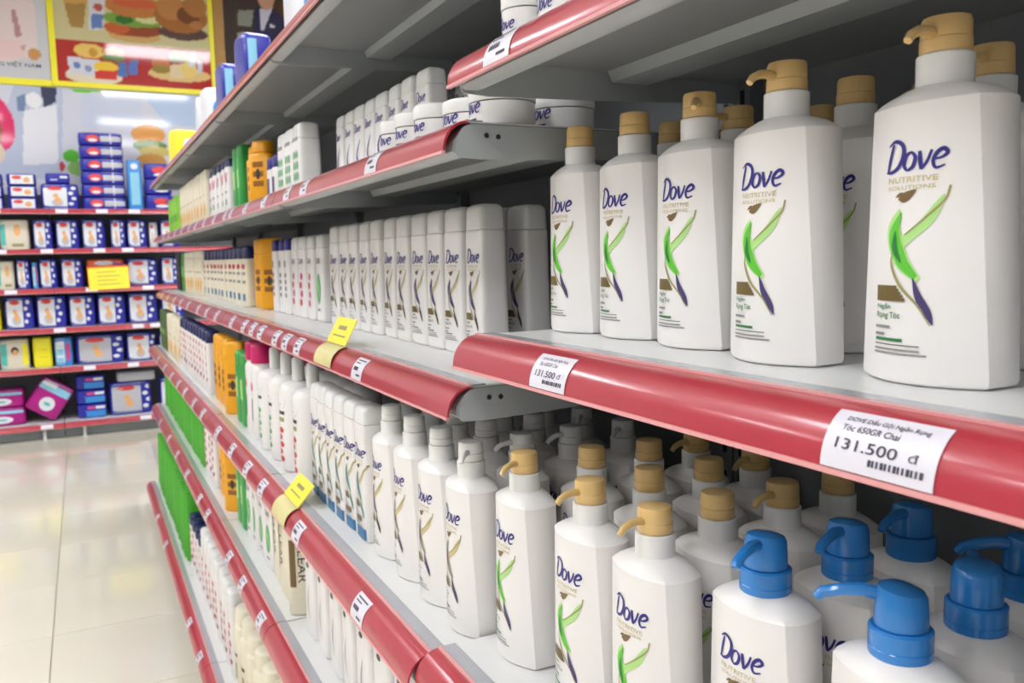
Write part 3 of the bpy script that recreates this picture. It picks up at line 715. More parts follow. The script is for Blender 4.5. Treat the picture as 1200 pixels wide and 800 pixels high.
def paint_coat(X, Z, F):
    def e(x, y, rx, ry, c, r=0.0): p = pw(x, y); F(E_(X, Z, p[0], p[1], rx * 0.0072, ry * 0.0072, r), c)
    def g(pts, c): F(PG(X, Z, [pw(*p) for p in pts]), c)
    F(X > -9, (204, 204, 210)); g([(-90, -60), (22, -60), (40, 10), (44, 64), (-20, 76), (-100, 70)], (226, 208, 206)); g([(-60, 40), (28, 46), (30, 66), (-60, 70)], (232, 200, 198)); g([(14, 10), (19, 10), (26, 40), (20, 44)], (186, 140, 142)); g([(24, 52), (30, 52), (28, 60)], (190, 160, 158)); e(39, 62, 7, 7, (206, 150, 96))
    e(-40, -20, 26, 30, (60, 44, 40)); e(-40, -14, 18, 22, (222, 176, 146))
t = raster_poster('pale_coat_poster', 'yellow framed poster of person in pale pink coat, cropped at left', -1.5, -0.13, 1.60, 2.56, 8.47, paint_coat)
frame_bar(t, -1.52, -0.127, 1.555, 1.61); frame_bar(t, -1.54, -1.49, 1.61, 2.58)
d = Decal(); d.text('DÙNG HÀNG VIỆT NAM', -0.82, 1.70, 0.62, 0.05, 'ink_dark', True); 
obj('slogan', d.build('slogan', lambda u, z, l: (u, -0.0055, z)), t)
def paint_mural(X, Z, F):
    def e(x, y, rx, ry, c, r=0.0): p = pw(x, y); F(E_(X, Z, p[0], p[1], rx * 0.0072, ry * 0.0072, r), c)
    def g(pts, c): F(PG(X, Z, [pw(*p) for p in pts]), c)
    F(X > -9, (214, 214, 226)); g([(20, 90), (70, 90), (70, 210), (0, 210), (0, 160)], (190, 198, 218)); g([(150, 100), (260, 100), (260, 160), (190, 150)], (186, 204, 232)); g([(90, 110), (160, 112), (160, 150), (90, 150)], (206, 212, 230))
    g([(45, 96), (63, 96), (63, 118), (50, 126)], (66, 68, 98)); g([(20, 112), (30, 108), (30, 128), (22, 128)], (120, 140, 176)); g([(28, 128), (64, 122), (66, 192), (28, 192)], (232, 232, 238)); e(39, 116, 9, 9, (236, 236, 240))
    e(-2, 140, 20, 34, (226, 50, 108), 0.2); e(-6, 150, 12, 22, (150, 70, 50)); e(0, 176, 9, 12, (224, 206, 184))
    g([(70, 97), (122, 101), (110, 108), (84, 108)], (112, 206, 66)); e(80, 184, 9, 8, (96, 196, 64)); e(90, 200, 14, 9, (150, 200, 110)); e(70, 196, 3, 6, (206, 70, 70))
    e(168, 162, 20, 12, (230, 158, 70)); e(170, 176, 20, 7, (110, 140, 60)); e(176, 184, 18, 7, (210, 190, 110)); e(172, 196, 18, 10, (206, 150, 80))
raster_poster('food_mural', 'pale blue mural with burger and white bottle behind the packs', -1.5, 1.30, 0.40, 1.55, 8.47, paint_mural)
def paint_suit(X, Z, F):
    def e(x, y, rx, ry, c, r=0.0): p = pw(x, y); F(E_(X, Z, p[0], p[1], rx * 0.0072, ry * 0.0072, r), c)
    def g(pts, c): F(PG(X, Z, [pw(*p) for p in pts]), c)
    F(X > -9, (66, 52, 48)); g([(318, -60), (360, -60), (360, 120), (318, 60)], (84, 58, 34)); g([(276, 5), (296, 6), (294, 26), (276, 26)], (140, 142, 132)); g([(276, 34), (292, 34), (292, 46), (276, 46)], (160, 156, 148)); g([(276, 52), (288, 52), (288, 58), (276, 58)], (170, 168, 160))
    g([(298, 2), (312, -2), (330, 8), (346, 30), (340, 110), (300, 110), (296, 40)], (44, 42, 78)); g([(304, 4), (321, 2), (310, 32), (306, 30)], (206, 204, 222)); e(312, -12, 11, 17, (206, 156, 130)); e(312, -22, 12, 11, (46, 34, 30)); g([(318, 22), (327, 27), (318, 28)], (220, 220, 228)); e(308, 48, 9, 6, (196, 140, 112), 0.4)
raster_poster('suit_poster', 'dark poster of person in navy suit with white pocket square', 1.345, 2.62, 1.20, 2.56, 8.47, paint_suit)
b = MB(); b.box(1.25, 1.34, 8.455, 8.478, H0 + 0.9, H0 + 2.56, 'wood_tan'); struct('trim_1', b.build('trim', False))

# ------------------------------------------------------------------ nearest bay: middle shelf (gold pumps)
GP = ('pump_bottle', 'gold-capped white pump bottle', 'bottle')
run('gold_pump', *GP, 'nearest bay middle shelf', [0.250, 0.387, 0.530, 0.664, 0.782, 0.889], [0.53, 0.535, 0.533, 0.554, 0.560, 0.555], N2[1], 'front', jit=0.03, heads=[0, 0.1, 0.05, 0.75, -2.2, -2.15])
run('gold_pump', *GP, 'nearest bay middle shelf', [0.425, 0.553, 0.710, 0.823], 0.643, N2[1], 'second', jit=0.04, heads=[0.2, -2.3, -0.1, -2.2])
run('gold_pump', *GP, 'nearest bay middle shelf', [0.545, 0.675, 0.800], 0.730, N2[1], 'third', jit=0.04)
# nearest bay lower shelf
LOW = 'nearest bay lower shelf'
G = N3[1]
for r, (x, yy) in enumerate(((0.456, [0.612, 0.722, 0.866]), (0.536, [0.617, 0.728, 0.846]), (0.616, [0.612, 0.726, 0.838]), (0.696, [0.615, 0.735, 0.842]))):
    run('gold_pump', *GP, LOW, yy, x, G, ['front', 'second', 'third', 'fourth'][r], jit=0.04, heads=[[0.1, 0.1, 0.45], [-2.2, -2.1, -2.1], [0.1, -2.2, -2.1], [-2.3, 0.2, 0.1]][r])
BPn = ('pump_bottle', 'blue-capped white pump bottle', 'bottle')
for r, (x, yy) in enumerate(((0.484, [0.252, 0.371, 0.500]), (0.566, [0.247, 0.371, 0.488]), (0.652, [0.262, 0.388, 0.492]))):
    run('blue_pump', *BPn, LOW, yy, x, G, ['front', 'second', 'third'][r], jit=0.05, heads=[[0.1, -0.75, 0.35], [-0.5, -2.5, 0.3], [-0.9, -0.55, 0.25]][r])
# nearest bay upper shelf: jars
run('tall_jar', 'cosmetic_jar', 'small white lidded jar', 'jar', 'nearest bay upper shelf', [0.900], 0.486, N1[1], None, jit=0.1)
run('big_tub', 'cosmetic_jar', 'wide white lidded tub', 'jar', 'nearest bay upper shelf', [0.810, 0.705, 0.600], 0.505, N1[1], None)

# ------------------------------------------------------------------ second bay onwards
SA, SB_, SC, SD, SE, SF = 'top aisle shelf', 'second aisle shelf', 'third aisle shelf', 'fourth aisle shelf', 'fifth aisle shelf', 'bottom aisle shelf'
FB = ('shampoo_bottle', 'white flip-cap bottle with dark ribbon print', 'bottle')
run('flip_navy', *FB, SC, seq(1.205, 0.0825, 11), 0.570, S3[1], 'front', jit=0.05)
run('flip_navy', *FB, SC, seq(1.215, 0.0825, 4), 0.650, S3[1], 'second', jit=0.06)
run('leaf_bottle', 'shampoo_bottle', 'white bottle with green leaf oval', 'bottle', SC, [2.150], 0.566, S3[1], None)
run('red_mark_bottle', 'shampoo_bottle', 'white bottle with pink-red marks', 'bottle', SC, [2.245, 2.340, 2.435], 0.566, S3[1], None)
run('blue_cap_slim', 'shampoo_bottle', 'slim white bottle with bright blue cap', 'bottle', SC, [2.53, 2.615, 2.70], 0.562, S3[1], None)
inst('amber_bottle', 'shampoo_bottle', 'amber yellow bottle with brown print on third aisle shelf', 'bottle', (0.562, 2.835, S3[1] + H0 + .0006), R90 + 0.9, 'amber bottles')
inst('amber_bottle', 'shampoo_bottle', 'amber yellow bottle directly behind another on third aisle shelf', 'bottle', (0.562, 2.965, S3[1] + H0 + .0006), R90 + 0.3, 'amber bottles')
run('navy_cap_bottle', 'shampoo_bottle', 'cream bottle with navy cap', 'bottle', SC, seq(3.10, 0.105, 11), 0.540, S3[1], None)
run('cream_bottle', 'shampoo_bottle', 'cream bottle with orange motif', 'bottle', SC, seq(4.30, 0.11, 7), 0.535, S3[1], None)
run('green_bottle', 'shampoo_bottle', 'slim green bottle', 'bottle', SC, [5.09, 5.17], 0.535, S3[1], None)
run('black_bottle', 'shampoo_bottle', 'black bottle at the far end', 'bottle', SC, [5.27, 5.36], 0.525, S3[1], None)

# second shelf
run('tub', 'cosmetic_jar', 'low wide white tub', 'jar', SB_, [0.990, 1.085], 0.500, S2[1], 'front', jit=0.15)
run('tub', 'cosmetic_jar', 'low wide white tub', 'jar', SB_, [1.010], 0.600, S2[1], 'second', jit=0.15)
run('jar', 'cosmetic_jar', 'white screw-lid jar beside low tubs', 'jar', SB_, [1.175, 1.255, 1.335], 0.485, S2[1], None, jit=0.15)
run('flip_short', 'shampoo_bottle', 'short white flip-cap bottle', 'bottle', SB_, seq(1.425, 0.076, 8), 0.575, S2[1], 'front', jit=0.06)
run('flip_short', 'shampoo_bottle', 'short white flip-cap bottle', 'bottle', SB_, [1.26, 1.34, 1.42], 0.650, S2[1], 'second', jit=0.06)
run('green_text_bottle', 'shampoo_bottle', 'square white bottle with green print', 'bottle', SB_, [2.120, 2.215, 2.31], 0.520, S2[1], None)
run('purple_cap_short', 'shampoo_bottle', 'small white bottle with purple-blue cap', 'bottle', SB_, [2.395, 2.465], 0.510, S2[1], None)
inst('orange_bottle', 'shampoo_bottle', 'bright orange bottle standing out on second aisle shelf', 'bottle', (0.505, 2.60, S2[1] + H0 + .0006), R90 + 0.75, 'orange bottles')
inst('orange_bottle', 'shampoo_bottle', 'orange bottle hidden behind the bright orange one', 'bottle', (0.515, 2.73, S2[1] + H0 + .0006), R90 + 0.2, 'orange bottles')
run('green_bottle', 'shampoo_bottle', 'slim green bottle', 'bottle', SB_, [2.90, 2.985], 0.500, S2[1], None)
run('pink_wave_bottle', 'shampoo_bottle', 'white bottle with pink wave and dark cap', 'bottle', SB_, seq(3.13, 0.105, 5), 0.500, S2[1], None)
run('cream_bottle', 'shampoo_bottle', 'cream bottle with orange motif', 'bottle', SB_, seq(3.70, 0.11, 9), 0.495, S2[1], None)
run('lime_tube', 'shampoo_bottle', 'lime green tube', 'bottle', SB_, seq(4.75, 0.1, 6), 0.490, S2[1], None)

# fourth shelf
WP = ('pump_bottle', 'white-capped pump bottle with grey print', 'bottle')
run('white_pump', *WP, SD, [0.985, 1.092, 1.199], 0.438, S4[1], 'front', jit=0.05, heads=[0.9, -1.95, -1.9])
run('navy_pump', 'pump_bottle', 'white-capped pump bottle with navy print', 'bottle', SD, [1.306], 0.438, S4[1], None, jit=0.05, heads=[-1.9])
run('flip_teal', 'shampoo_bottle', 'white bottle with teal print and blue base', 'bottle', SD, seq(1.392, 0.064, 6), 0.430, S4[1], None, jit=0.04)
run('white_pump', *WP, SD, seq(0.995, 0.112, 5), 0.520, S4[1], 'second', jit=0.08, heads=[0.1, -1.9, -1.9, -1.9, -1.9])
run('white_pump', *WP, SD, seq(1.000, 0.112, 5), 0.602, S4[1], 'third', jit=0.08, heads=[0.1, -1.9, -1.9, -1.9, -1.9])
run('white_pump', *WP, SD, seq(0.995, 0.112, 4), 0.684, S4[1], 'fourth', jit=0.08, heads=[0.6, 0.9, 0.2, -0.3])
run('round_red', 'pump_bottle', 'round white bottle with red print', 'bottle', SD, [1.83, 1.96], 0.436, S4[1], 'front', jit=0.1)
run('round_green', 'pump_bottle', 'round white bottle with green print', 'bottle', SD, [2.09, 2.22], 0.434, S4[1], 'front', jit=0.1)
run('round_red', 'pump_bottle', 'round white bottle with red print', 'bottle', SD, [1.83, 1.96, 2.09], 0.545, S4[1], 'second', jit=0.1)
run('magenta_cap_bottle', 'shampoo_bottle', 'white bottle with magenta cap', 'bottle', SD, [2.365, 2.465], 0.430, S4[1], 'front')
run('magenta_cap_bottle', 'shampoo_bottle', 'white bottle with magenta cap', 'bottle', SD, [2.235, 2.335, 2.435, 2.535], 0.540, S4[1], 'second')
run('magenta_cap_bottle', 'shampoo_bottle', 'white bottle with magenta cap', 'bottle', SD, [2.23, 2.33, 2.43], 0.640, S4[1], 'third')
run('green_bottle', 'shampoo_bottle', 'slim green bottle', 'bottle', SD, [2.565, 2.645], 0.420, S4[1], None)
inst('amber_bottle', 'shampoo_bottle', 'amber yellow bottle with brown print on fourth aisle shelf', 'bottle', (0.425, 2.80, S4[1] + H0 + .0006), R90 + 0.8, 'amber bottles')
run('amber_bottle', 'shampoo_bottle', 'amber bottle in line behind the foremost', 'bottle', SD, [2.93, 3.03, 3.13], 0.425, S4[1], None)
run('red_letter_bottle', 'shampoo_bottle', 'white bottle with red print and navy cap', 'bottle', SD, seq(3.30, 0.10, 10), 0.420, S4[1], None)
run('cream_bottle', 'shampoo_bottle', 'cream bottle with orange motif', 'bottle', SD, seq(4.36, 0.11, 6), 0.420, S4[1], None)
run('dark_green_bottle', 'shampoo_bottle', 'dark green bottle', 'bottle', SD, [5.05, 5.17, 5.29, 5.39], 0.420, S4[1], None)

# fifth shelf
run('plain_white_bottle', 'shampoo_bottle', 'plain white bottle with small dark mark', 'bottle', SE, seq(1.03, 0.10, 9), 0.435, S5[1], 'front')
inst('gold_band_bottle', 'shampoo_bottle', 'cream bottle with gold band and sideways dark lettering', 'bottle', (0.435, 1.975, S5[1] + H0 + .0006), R90 + 1.15, 'gold band bottles')
run('gold_band_bottle', 'shampoo_bottle', 'cream bottle with gold band', 'bottle', SE, [2.09, 2.185], 0.435, S5[1], None)
run('leaf_bottle', 'shampoo_bottle', 'white bottle with green leaf oval', 'bottle', SE, [2.30, 2.40, 2.50, 2.60], 0.430, S5[1], None)
run('green_bottle', 'shampoo_bottle', 'slim green bottle', 'bottle', SE, [2.70, 2.78], 0.425, S5[1], None)
inst('amber_bottle', 'shampoo_bottle', 'amber yellow bottle with brown print on fifth aisle shelf', 'bottle', (0.422, 2.92, S5[1] + H0 + .0006), R90 + 0.8, 'amber bottles')
run('amber_bottle', 'shampoo_bottle', 'amber bottle in line behind the foremost', 'bottle', SE, [3.05, 3.15], 0.425, S5[1], None)
run('red_letter_bottle', 'shampoo_bottle', 'white bottle with red print and navy cap', 'bottle', SE, seq(3.27, 0.10, 3), 0.420, S5[1], None)
for i in range(33):
    inst('green_pouch_low', 'refill_pouch', 'bright green pouch on fifth aisle shelf, %s from right' % (ORD[i + 1] if i < 30 else ['thirty-first', 'thirty-second', 'thirty-third'][i - 30]), 'pouch',
         (0.47 + random.uniform(-.003, .003), 3.62 + i * 0.0545, S5[1] + H0 + .0006), random.uniform(-.02, .02), 'green pouches on fifth aisle shelf')

# bottom shelf
run('dome_bottle', 'shampoo_bottle', 'round cream bottle with domed cap', 'bottle', SF, seq(1.50, 0.108, 11), 0.385, S6[1], 'front')
run('dome_bottle', 'shampoo_bottle', 'round cream bottle with domed cap', 'bottle', SF, seq(1.55, 0.108, 10), 0.490, S6[1], 'second')
run('red_letter_tall', 'shampoo_bottle', 'tall white bottle with red print', 'bottle', SF, seq(2.70, 0.098, 8), 0.370, S6[1], 'front')
run('red_letter_bottle', 'shampoo_bottle', 'white bottle with red print and navy cap', 'bottle', SF, seq(3.49, 0.10, 4), 0.370, S6[1], None)
run('red_letter_bottle', 'shampoo_bottle', 'white navy-capped bottle', 'bottle', SF, seq(2.72, 0.10, 7), 0.450, S6[1], 'second')
for i in range(29):
    inst('green_pouch', 'refill_pouch', 'bright green pouch on bottom aisle shelf, %s from right' % ORD[i + 1], 'pouch', (0.425 + random.uniform(-.003, .003), 3.88 + i * 0.0545, S6[1] + H0 + .0006), random.uniform(-.02, .02), 'green pouches on bottom aisle shelf')

# top shelf items
pack_proto('tall_blue_pack', 0.085, 0.13, 0.185, 'pack_navy', lambda d, W, H: (d.rect(-0.4 * W, -0.1 * W, 0.1 * H, 0.9 * H, 'pack_sky'),))
pack_proto('white_blue_pack', 0.12, 0.12, 0.18, 'pack_white', lambda d, W, H: (d.ell(0, 0.5 * H, 0.3 * W, 0.3 * H, 'pack_blue'), d.rect(-0.4 * W, 0.4 * W, 0.1 * H, 0.2 * H, 'pack_navy')))
pack_proto('yellow_pack', 0.13, 0.14, 0.20, 'pack_yellow', lambda d, W, H: (d.ell(-0.05 * W, 0.6 * H, 0.2 * W, 0.2 * H, 'pack_white'), d.rect(-0.4 * W, 0.4 * W, 0.05 * H, 0.25 * H, 'wood_tan')))
zt = S1[1] + H0 + 0.0008
inst('tall_blue_pack', 'wipes_pack', 'upright navy pack on top aisle shelf, nearer of two', 'pack', (0.498, 2.64, zt), 0.12, 'packs on top aisle shelf')
inst('tall_blue_pack', 'wipes_pack', 'upright navy pack on top aisle shelf, farther of two', 'pack', (0.498, 3.06, zt), 0.08, 'packs on top aisle shelf')
inst('white_blue_pack', 'wipes_pack', 'white and blue pack beyond navy packs on top aisle shelf', 'pack', (0.512, 3.46, zt), 0.1, 'packs on top aisle shelf')
inst('white_blue_pack', 'wipes_pack', 'white and blue pack, farther one on top aisle shelf', 'pack', (0.512, 3.66, zt), -0.1, 'packs on top aisle shelf')
inst('yellow_pack', 'wipes_pack', 'yellow pack with tan base near far end of top shelf', 'pack', (0.518, 4.72, zt), 0.25, 'packs on top aisle shelf')
inst('white_blue_pack', 'wipes_pack', 'white pack at near end of top aisle shelf', 'pack', (0.515, 1.98, zt), 0.0, 'packs on top aisle shelf')

# ------------------------------------------------------------------ packs on the back shelving
pc = [0]
def bpack(kind, name, label, cat, x0, x1, zs, ztop, depth, base, dec, yoff=0.09, ry=0.0, group=None, rz=None):
    W = x1 - x0 - 0.008; Hh = ztop - zs
    key = 'p_%s_%d_%d' % (kind, round(W * 200), round(Hh * 200))
    if key not in PROTO: pack_proto(key, W, depth, Hh, base, dec)
    inst(key, name, label, cat, ((x0 + x1) / 2, YB + yoff + depth / 2, zs + H0 + 0.001), random.uniform(-.02, .02) if rz is None else rz, group, ry=ry)
b1, b2, b3, b4, b5, b6 = [z for _, z in BL]
DP = 'diaper_pack'
def rowp(level, name_lv, items, group):
    for i, (kind, x0, x1, h, base, dec, desc) in enumerate(items):
        bpack(kind, DP, '%s on %s back shelf, %s from left' % (desc, name_lv, ORD[i + 1]), 'pack', x0, x1, level, level + h, 0.16, base, dec, group=group)
dia = d_diaper(); ND = 'navy diaper pack with white front panel'
# top level, stacked packs
for c, (x0, x1) in enumerate(((-0.75, -0.53), (-0.51, -0.29))):
    for k in range(3):
        bpack('flat', DP, 'flat navy pack, %s stack from left, %s layer up on top back shelf' % (ORD[c + 1], ORD[k + 1]), 'pack', x0, x1, b1 + 0.0985 * k, b1 + 0.0985 * k + 0.097, 0.2, 'pack_navy', d_flat, group='flat packs stacked on top back shelf')
bpack('dia', DP, 'navy pack with big white panel beside the flat stacks', 'pack', -0.27, 0.02, b1, b1 + 0.215, 0.2, 'pack_navy', d_diaper(0.62), group='packs on top back shelf')
bpack('flat2', DP, 'navy pack lying on the big white panel pack', 'pack', -0.23, -0.04, b1 + 0.2165, b1 + 0.305, 0.18, 'pack_navy', lambda d, W, H: (d.rect(-0.3 * W, 0.0, 0.3 * H, 0.4 * H, 'pack_white'), d.rect(0.1 * W, 0.4 * W, 0.5 * H, 0.7 * H, 'pack_white')), group='packs on top back shelf')
for k in range(6):
    bpack('stk', DP, 'navy and silver pack in tall stack, %s from bottom' % ORD[k + 1], 'pack', 0.035, 0.385, b1 + 0.109 * k, b1 + 0.109 * k + 0.1075, 0.22, 'pack_navy', d_stack, group='tall stack of navy and silver packs')
bpack('btall', 'wipes_pack', 'tall light blue pack right of the silver stack', 'pack', 0.395, 0.52, b1, b1 + 0.43, 0.12, 'pack_blue', lambda d, W, H: (d.rect(-0.3 * W, 0.3 * W, 0.1 * H, 0.75 * H, 'pack_sky'), d.ell(0, 0.87 * H, 0.25 * W, 0.06 * H, 'pack_white')), group='packs on top back shelf')
for k in range(3):
    bpack('nred', DP, 'navy pack with red oval, %s layer right of blue pack' % ORD[k + 1], 'pack', 0.53, 0.76, b1 + 0.136 * k, b1 + 0.136 * k + 0.1345, 0.2, 'pack_navy', lambda d, W, H: (d.ell(0.1 * W, 0.55 * H, 0.3 * W, 0.22 * H, 'pack_red'), d.ell(0.1 * W, 0.25 * H, 0.25 * W, 0.1 * H, 'pack_white')), group='packs on top back shelf')
NV = lambda x0, x1, h=0.245: ('dia', x0, x1, h, 'pack_navy', dia, ND)
rowp(b2, 'second', [NV(-0.86, -0.60), ('cream', -0.59, -0.37, 0.245, 'pack_cream', d_cream, 'cream and teal pack'), NV(-0.35, -0.20), NV(-0.185, 0.0), NV(0.015, 0.20), NV(0.235, 0.36), NV(0.365, 0.53), ('gre', 0.54, 0.62, 0.22, 'pack_grey', dia, 'narrow silver pack'), NV(0.63, 0.80)], 'packs on second back shelf')
rowp(b3, 'third', [NV(-0.87, -0.64), ('cream2', -0.63, -0.50, 0.235, 'pack_cream', d_cream, 'cream pack'), NV(-0.49, -0.385), ('lb', -0.38, -0.33, 0.22, 'pack_blue', d_bluetall, 'narrow light blue pack'), NV(-0.325, -0.185), NV(-0.165, 0.01), ('ora', 0.03, 0.33, 0.235, 'pack_orange', d_orange, 'orange-red pack behind yellow card'), ('wid', 0.34, 0.60, 0.235, 'pack_navy', d_diaper(0.6), 'wide navy pack with white panel'), NV(0.62, 0.78)], 'packs on third back shelf')
rowp(b4, 'fourth', [('yel', -0.84, -0.62, 0.26, 'pack_yellow', d_yellow, 'plain yellow pack'), NV(-0.60, -0.38, .27), NV(-0.37, -0.14, .27), NV(-0.13, 0.08, .265), NV(0.09, 0.32, .265), NV(0.33, 0.58, .265), NV(0.60, 0.8, .265)], 'packs on fourth back shelf')
rowp(b5, 'fifth', [NV(-0.9, -0.68), ('adult', -0.66, -0.44, 0.25, 'pack_cream', d_adult, 'cream pack with teal and yellow sides'), ('ybag', -0.42, -0.27, 0.255, 'pack_yellow', d_yellow, 'bright yellow bag'), ('blt', -0.26, -0.115, 0.245, 'pack_blue', d_bluetall, 'blue and white upright pack'), ('wide', -0.10, 0.285, 0.25, 'pack_navy', d_diaper(0.66, 'pack_grey'), 'wide navy pack with silver panel and red oval'), ('dia5', 0.295, 0.54, 0.25, 'pack_navy', d_diaper(0.7), 'navy pack with large white panel'), NV(0.56, 0.78)], 'packs on fifth back shelf')
bpack('mag', 'tissue_pack', 'magenta and white tissue pack lying flat at left', 'pack', -0.86, -0.50, b6, b6 + 0.15, 0.26, 'pack_magenta', d_magenta, group='tissue packs on bottom back shelf')
bpack('mag', 'tissue_pack', 'magenta tissue pack lying on another at left', 'pack', -0.86, -0.50, b6 + 0.152, b6 + 0.302, 0.26, 'pack_magenta', d_magenta, group='tissue packs on bottom back shelf')
W, Hh = 0.27, 0.30
pack_proto('mag_tilt', W, 0.22, Hh, 'pack_magenta', d_magenta)
inst('mag_tilt', 'tissue_pack', 'tilted magenta, white and blue tissue pack leaning on bottom back shelf', 'pack', (-0.405, YB + 0.18, b6 + H0 + 0.078), 0.0, 'tissue packs on bottom back shelf', ry=0.60)
for k in range(3):
    bpack('bst', 'wipes_pack', 'blue pack with white triangle, %s layer up, bottom back shelf' % ORD[k + 1], 'pack', -0.125, 0.115, b6 + 0.124 * k, b6 + 0.124 * k + 0.1225, 0.2, 'pack_navy', d_bluestack, group='blue packs stacked on bottom back shelf')
bpack('big6', DP, 'wide navy pack with silver panel on bottom back shelf', 'pack', 0.13, 0.48, b6, b6 + 0.285, 0.2, 'pack_navy', d_diaper(0.68, 'pack_grey'), group='diaper packs on bottom back shelf')
bpack('gry6', DP, 'plain grey pack lying on the wide navy pack', 'pack', 0.20, 0.52, b6 + 0.2875, b6 + 0.375, 0.18, 'pack_grey', lambda d, W, H: d.rect(-0.45 * W, 0.45 * W, 0.05 * H, 0.1 * H, 'ink_dark'), group='diaper packs on bottom back shelf')
bpack('dia6', DP, 'navy pack half hidden by the aisle shelf end', 'pack', 0.54, 0.78, b6, b6 + 0.30, 0.2, 'pack_navy', dia, group='diaper packs on bottom back shelf')

# ------------------------------------------------------------------ price tags and yellow cards
def tag_at(shelf, y, wd, label, lines, s0=0.28, s1=0.99, dz=0.0):
    a, z = shelf; N = 8; b = MB()
    vs = []; e = 0.0011
    for off in (e, e - 0.0005):
        for i in range(N + 1):
            s = s0 + (s1 - s0) * i / N; px, pz = rail_pt(s); t = s * math.pi / 2; nx, nz = -math.sin(t) , math.cos(t)
            for yy in (0.0, wd): vs.append((px + nx * off, yy - wd / 2, pz + nz * off))
    m = 2 * (N + 1); fs = []
    for i in range(N):
        fs += [(2 * i, 2 * i + 1, 2 * i + 3, 2 * i + 2), (m + 2 * i, m + 2 * i + 2, m + 2 * i + 3, m + 2 * i + 1), (2 * i, 2 * i + 2, m + 2 * i + 2, m + 2 * i), (2 * i + 1, m + 2 * i + 1, m + 2 * i + 3, 2 * i + 3)]
    fs += [(0, m, m + 1, 1), (2 * N, 2 * N + 1, m + 2 * N + 1, m + 2 * N)]
    b.add(vs, fs, 'tag_paper')
    t = thing('price_tag', label, 'price tag', (a, y, z + H0), (0, 0, 0), 'white price tags on red rails')
    obj('paper', b.build('paper', sharp=60), t)
    d = Decal(); lines(d, wd)
    def fn(u, v, l):          # u along the rail (right = -y), v 0..1 bottom to top
        s = s1 - (s1 - s0) * v; px, pz = rail_pt(s); tt = s * math.pi / 2
        return (px - math.sin(tt) * (e + 0.0004), -u, pz + math.cos(tt) * (e + 0.0004))
    obj('print', d.build('print', fn), t)
    return t
def near_lines(d, wd):
    w2 = wd / 2
    d.text('DOVE Dầu Gội Ngăn Rụng', -w2 + 0.010, 0.76, wd - 0.020, 0.13, 'tag_ink', True, shear=0.15)
    d.text('Tóc 650GR Chai', -w2 + 0.010, 0.60, wd * 0.52, 0.11, 'tag_ink', True, shear=0.15)
    d.text('131.500', -w2 + 0.009, 0.31, wd * 0.56, 0.17, 'tag_ink', True)
    d.text('đ', w2 - 0.017, 0.33, 0.006, 0.13, 'tag_ink')
    for i in range(13): d.rect(w2 - 0.042 + i * 0.0028, w2 - 0.042 + i * 0.0028 + (0.0014 if i % 3 else 0.0022), 0.14, 0.24, 'tag_ink', 1)
def bars(d, wd):
    w2 = wd / 2
    d.rect(-w2 * 0.75, w2 * 0.75, 0.80, 0.86, 'tag_ink', 2); d.rect(-w2 * 0.75, w2 * 0.1, 0.66, 0.71, 'tag_ink', 2)
    [d.rect(-w2 * 0.72 + k * wd * 0.085, -w2 * 0.72 + k * wd * 0.085 + wd * 0.06, 0.36, 0.52, 'tag_ink', 1) for k in range(5)]; d.rect(0, w2 * 0.7, 0.15, 0.23, 'tag_ink', 2)
tag_at(N2, 0.3215, 0.076, 'large white price tag reading 131.500 on nearest middle rail', near_lines, 0.30, 0.985)
tag_at(N2, 0.699, 0.068, 'white price tag at left part of nearest middle rail', near_lines, 0.32, 0.985)
tag_at(N1, 0.800, 0.060, 'white price tag on nearest upper rail', bars)
def tags(shelf, nm, ys_):
    for i, y in enumerate(ys_): tag_at(shelf, y, 0.055, 'small white price tag on %s rail, %s from right' % (nm, ORD[i + 1]), bars)
tags(S2, 'second aisle', [1.218, 1.646, 1.797, 2.05, 2.307, 2.55, 2.66, 2.9, 3.15, 3.4, 3.62, 3.9, 4.2, 4.5, 4.8])
tags(S3, 'third aisle', [1.319, 1.750, 1.870, 1.977, 2.162, 2.28, 2.409, 2.62, 2.95, 3.2, 3.45, 3.8, 4.1, 4.4, 4.75, 5.1])
tags(S4, 'fourth aisle', [1.150, 1.545, 1.899, 2.094, 2.329, 2.600, 2.952, 3.2, 3.5, 3.75, 4.05, 4.4, 4.8])
tags(S5, 'fifth aisle', [2.008, 2.269, 2.497, 2.974, 3.191, 3.6, 4.0, 4.4, 4.9])
tags(S6, 'bottom aisle', [2.60, 2.917, 3.225, 4.215, 4.7])
def back_tag(level, nm, i, x):
    z = level + H0
    t = thing('price_tag', 'white price tag on %s back rail, %s from left' % (nm, ORD[i + 1]), 'price tag', (x, YB, z), (0, 0, math.pi / 2), 'white price tags on back rails')
    b = MB(); N = 6; pts = [rail_pt(0.2 + 0.8 * k / N) for k in range(N + 1)]
    b.prism_y([(px - 0.0016, pz + 0.0016) for px, pz in pts] + [(px - 0.0008, pz + 0.0008) for px, pz in reversed(pts)], -0.045, 0.045, 'tag_paper'); obj('paper', b.build('paper', sharp=60), t)
    if level == b6: t.location.y -= 0.03
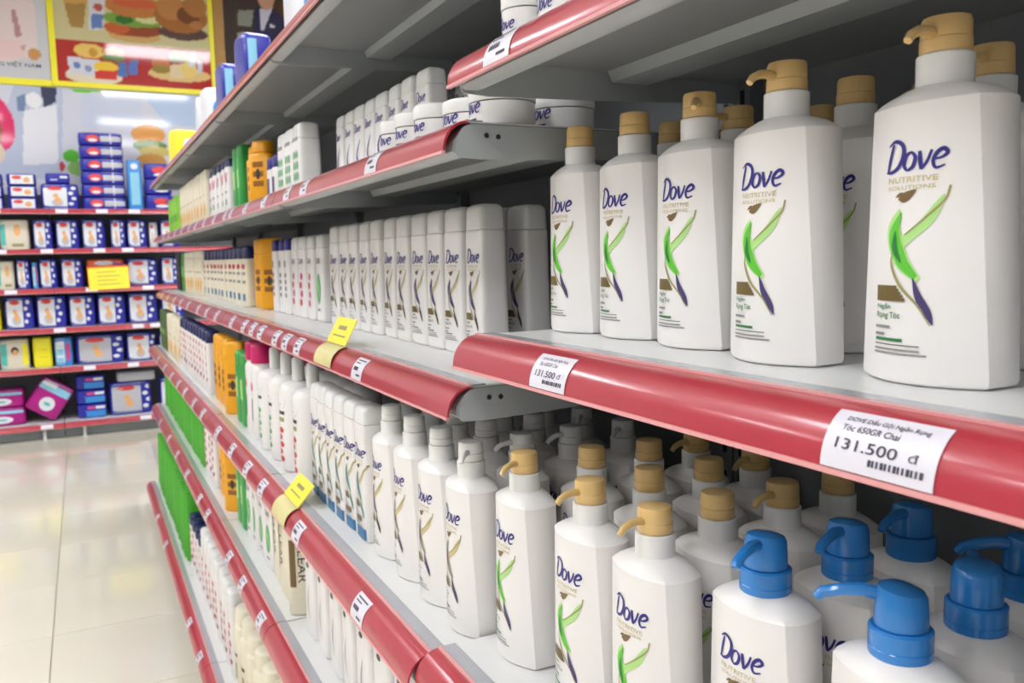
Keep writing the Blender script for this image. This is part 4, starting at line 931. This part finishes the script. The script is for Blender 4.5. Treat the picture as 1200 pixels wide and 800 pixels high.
for lv, nm, xs in ((b1, 'top', (-0.6, -0.12, 0.18, 0.43)), (b2, 'second', (-0.58, -0.25, 0.14, 0.36)), (b3, 'third', (-0.53, 0.06, 0.50)), (b4, 'fourth', (-0.20, 0.40, 0.54)), (b5, 'fifth', (0.0, 0.34)), (b6, 'bottom', (-0.35, 0.41))):
    for i, x in enumerate(xs): back_tag(lv, nm, i, x)

def yellow_card(shelf, y, label, tilt=0.35):
    a, z = shelf
    t = thing('price_card', label, 'price card', (a, y, z + H0), (0, 0, 0), 'yellow price cards')
    # flap hanging over the rail
    b = MB(); N = 8; pts = [rail_pt(k / N) for k in range(N + 1)]
    b.prism_y([(px - 0.0030, pz + 0.0030) for px, pz in pts] + [(px - 0.0022, pz + 0.0022) for px, pz in reversed(pts)], -0.06, 0.06, 'card_cream'); obj('holder_flap', b.build('holder_flap', sharp=60), t)
    b = MB(); b.box(-0.0008, 0.0008, -0.062, 0.062, 0.0, 0.052, 'card_yellow'); c = obj('card', b.build('card', False), t, (-0.006, 0, 0.0045), (0, tilt, 0.0))
    d = Decal(); d.rect(-0.026, 0.026, 0.028, 0.036, 'ink_olive'); d.rect(-0.04, 0.04, 0.014, 0.017, 'ink_olive')
    obj('print', d.build('print', lambda u, v, l: (-0.0013, -u, v)), c)
yellow_card(S3, 1.530, 'yellow price card standing on third aisle rail', 0.5)
yellow_card(S4, 1.690, 'yellow price card standing on fourth aisle rail', 0.75)
t = thing('price_card', 'large yellow price card hung in front of back shelf', 'price card', (0.20, YB - 0.034, b3 + H0 - 0.02), (0, -0.03, 0), 'yellow price cards')
b = MB(); b.box(-0.155, 0.155, -0.001, 0.001, 0.0, 0.185, 'card_yellow'); obj('card', b.build('card', False), t)
d = Decal()
for k in range(4): d.rect(-0.09, 0.09 - 0.03 * (k % 2), 0.04 + 0.035 * k, 0.046 + 0.035 * k, 'ink_olive')
obj('print', d.build('print', lambda u, v, l: (u, -0.0015, v)), t)
b = MB(); b.box(-0.16, 0.16, 0.0012, 0.003, 0.0, 0.20, 'pack_orange'); obj('backing', b.build('backing', False), t)
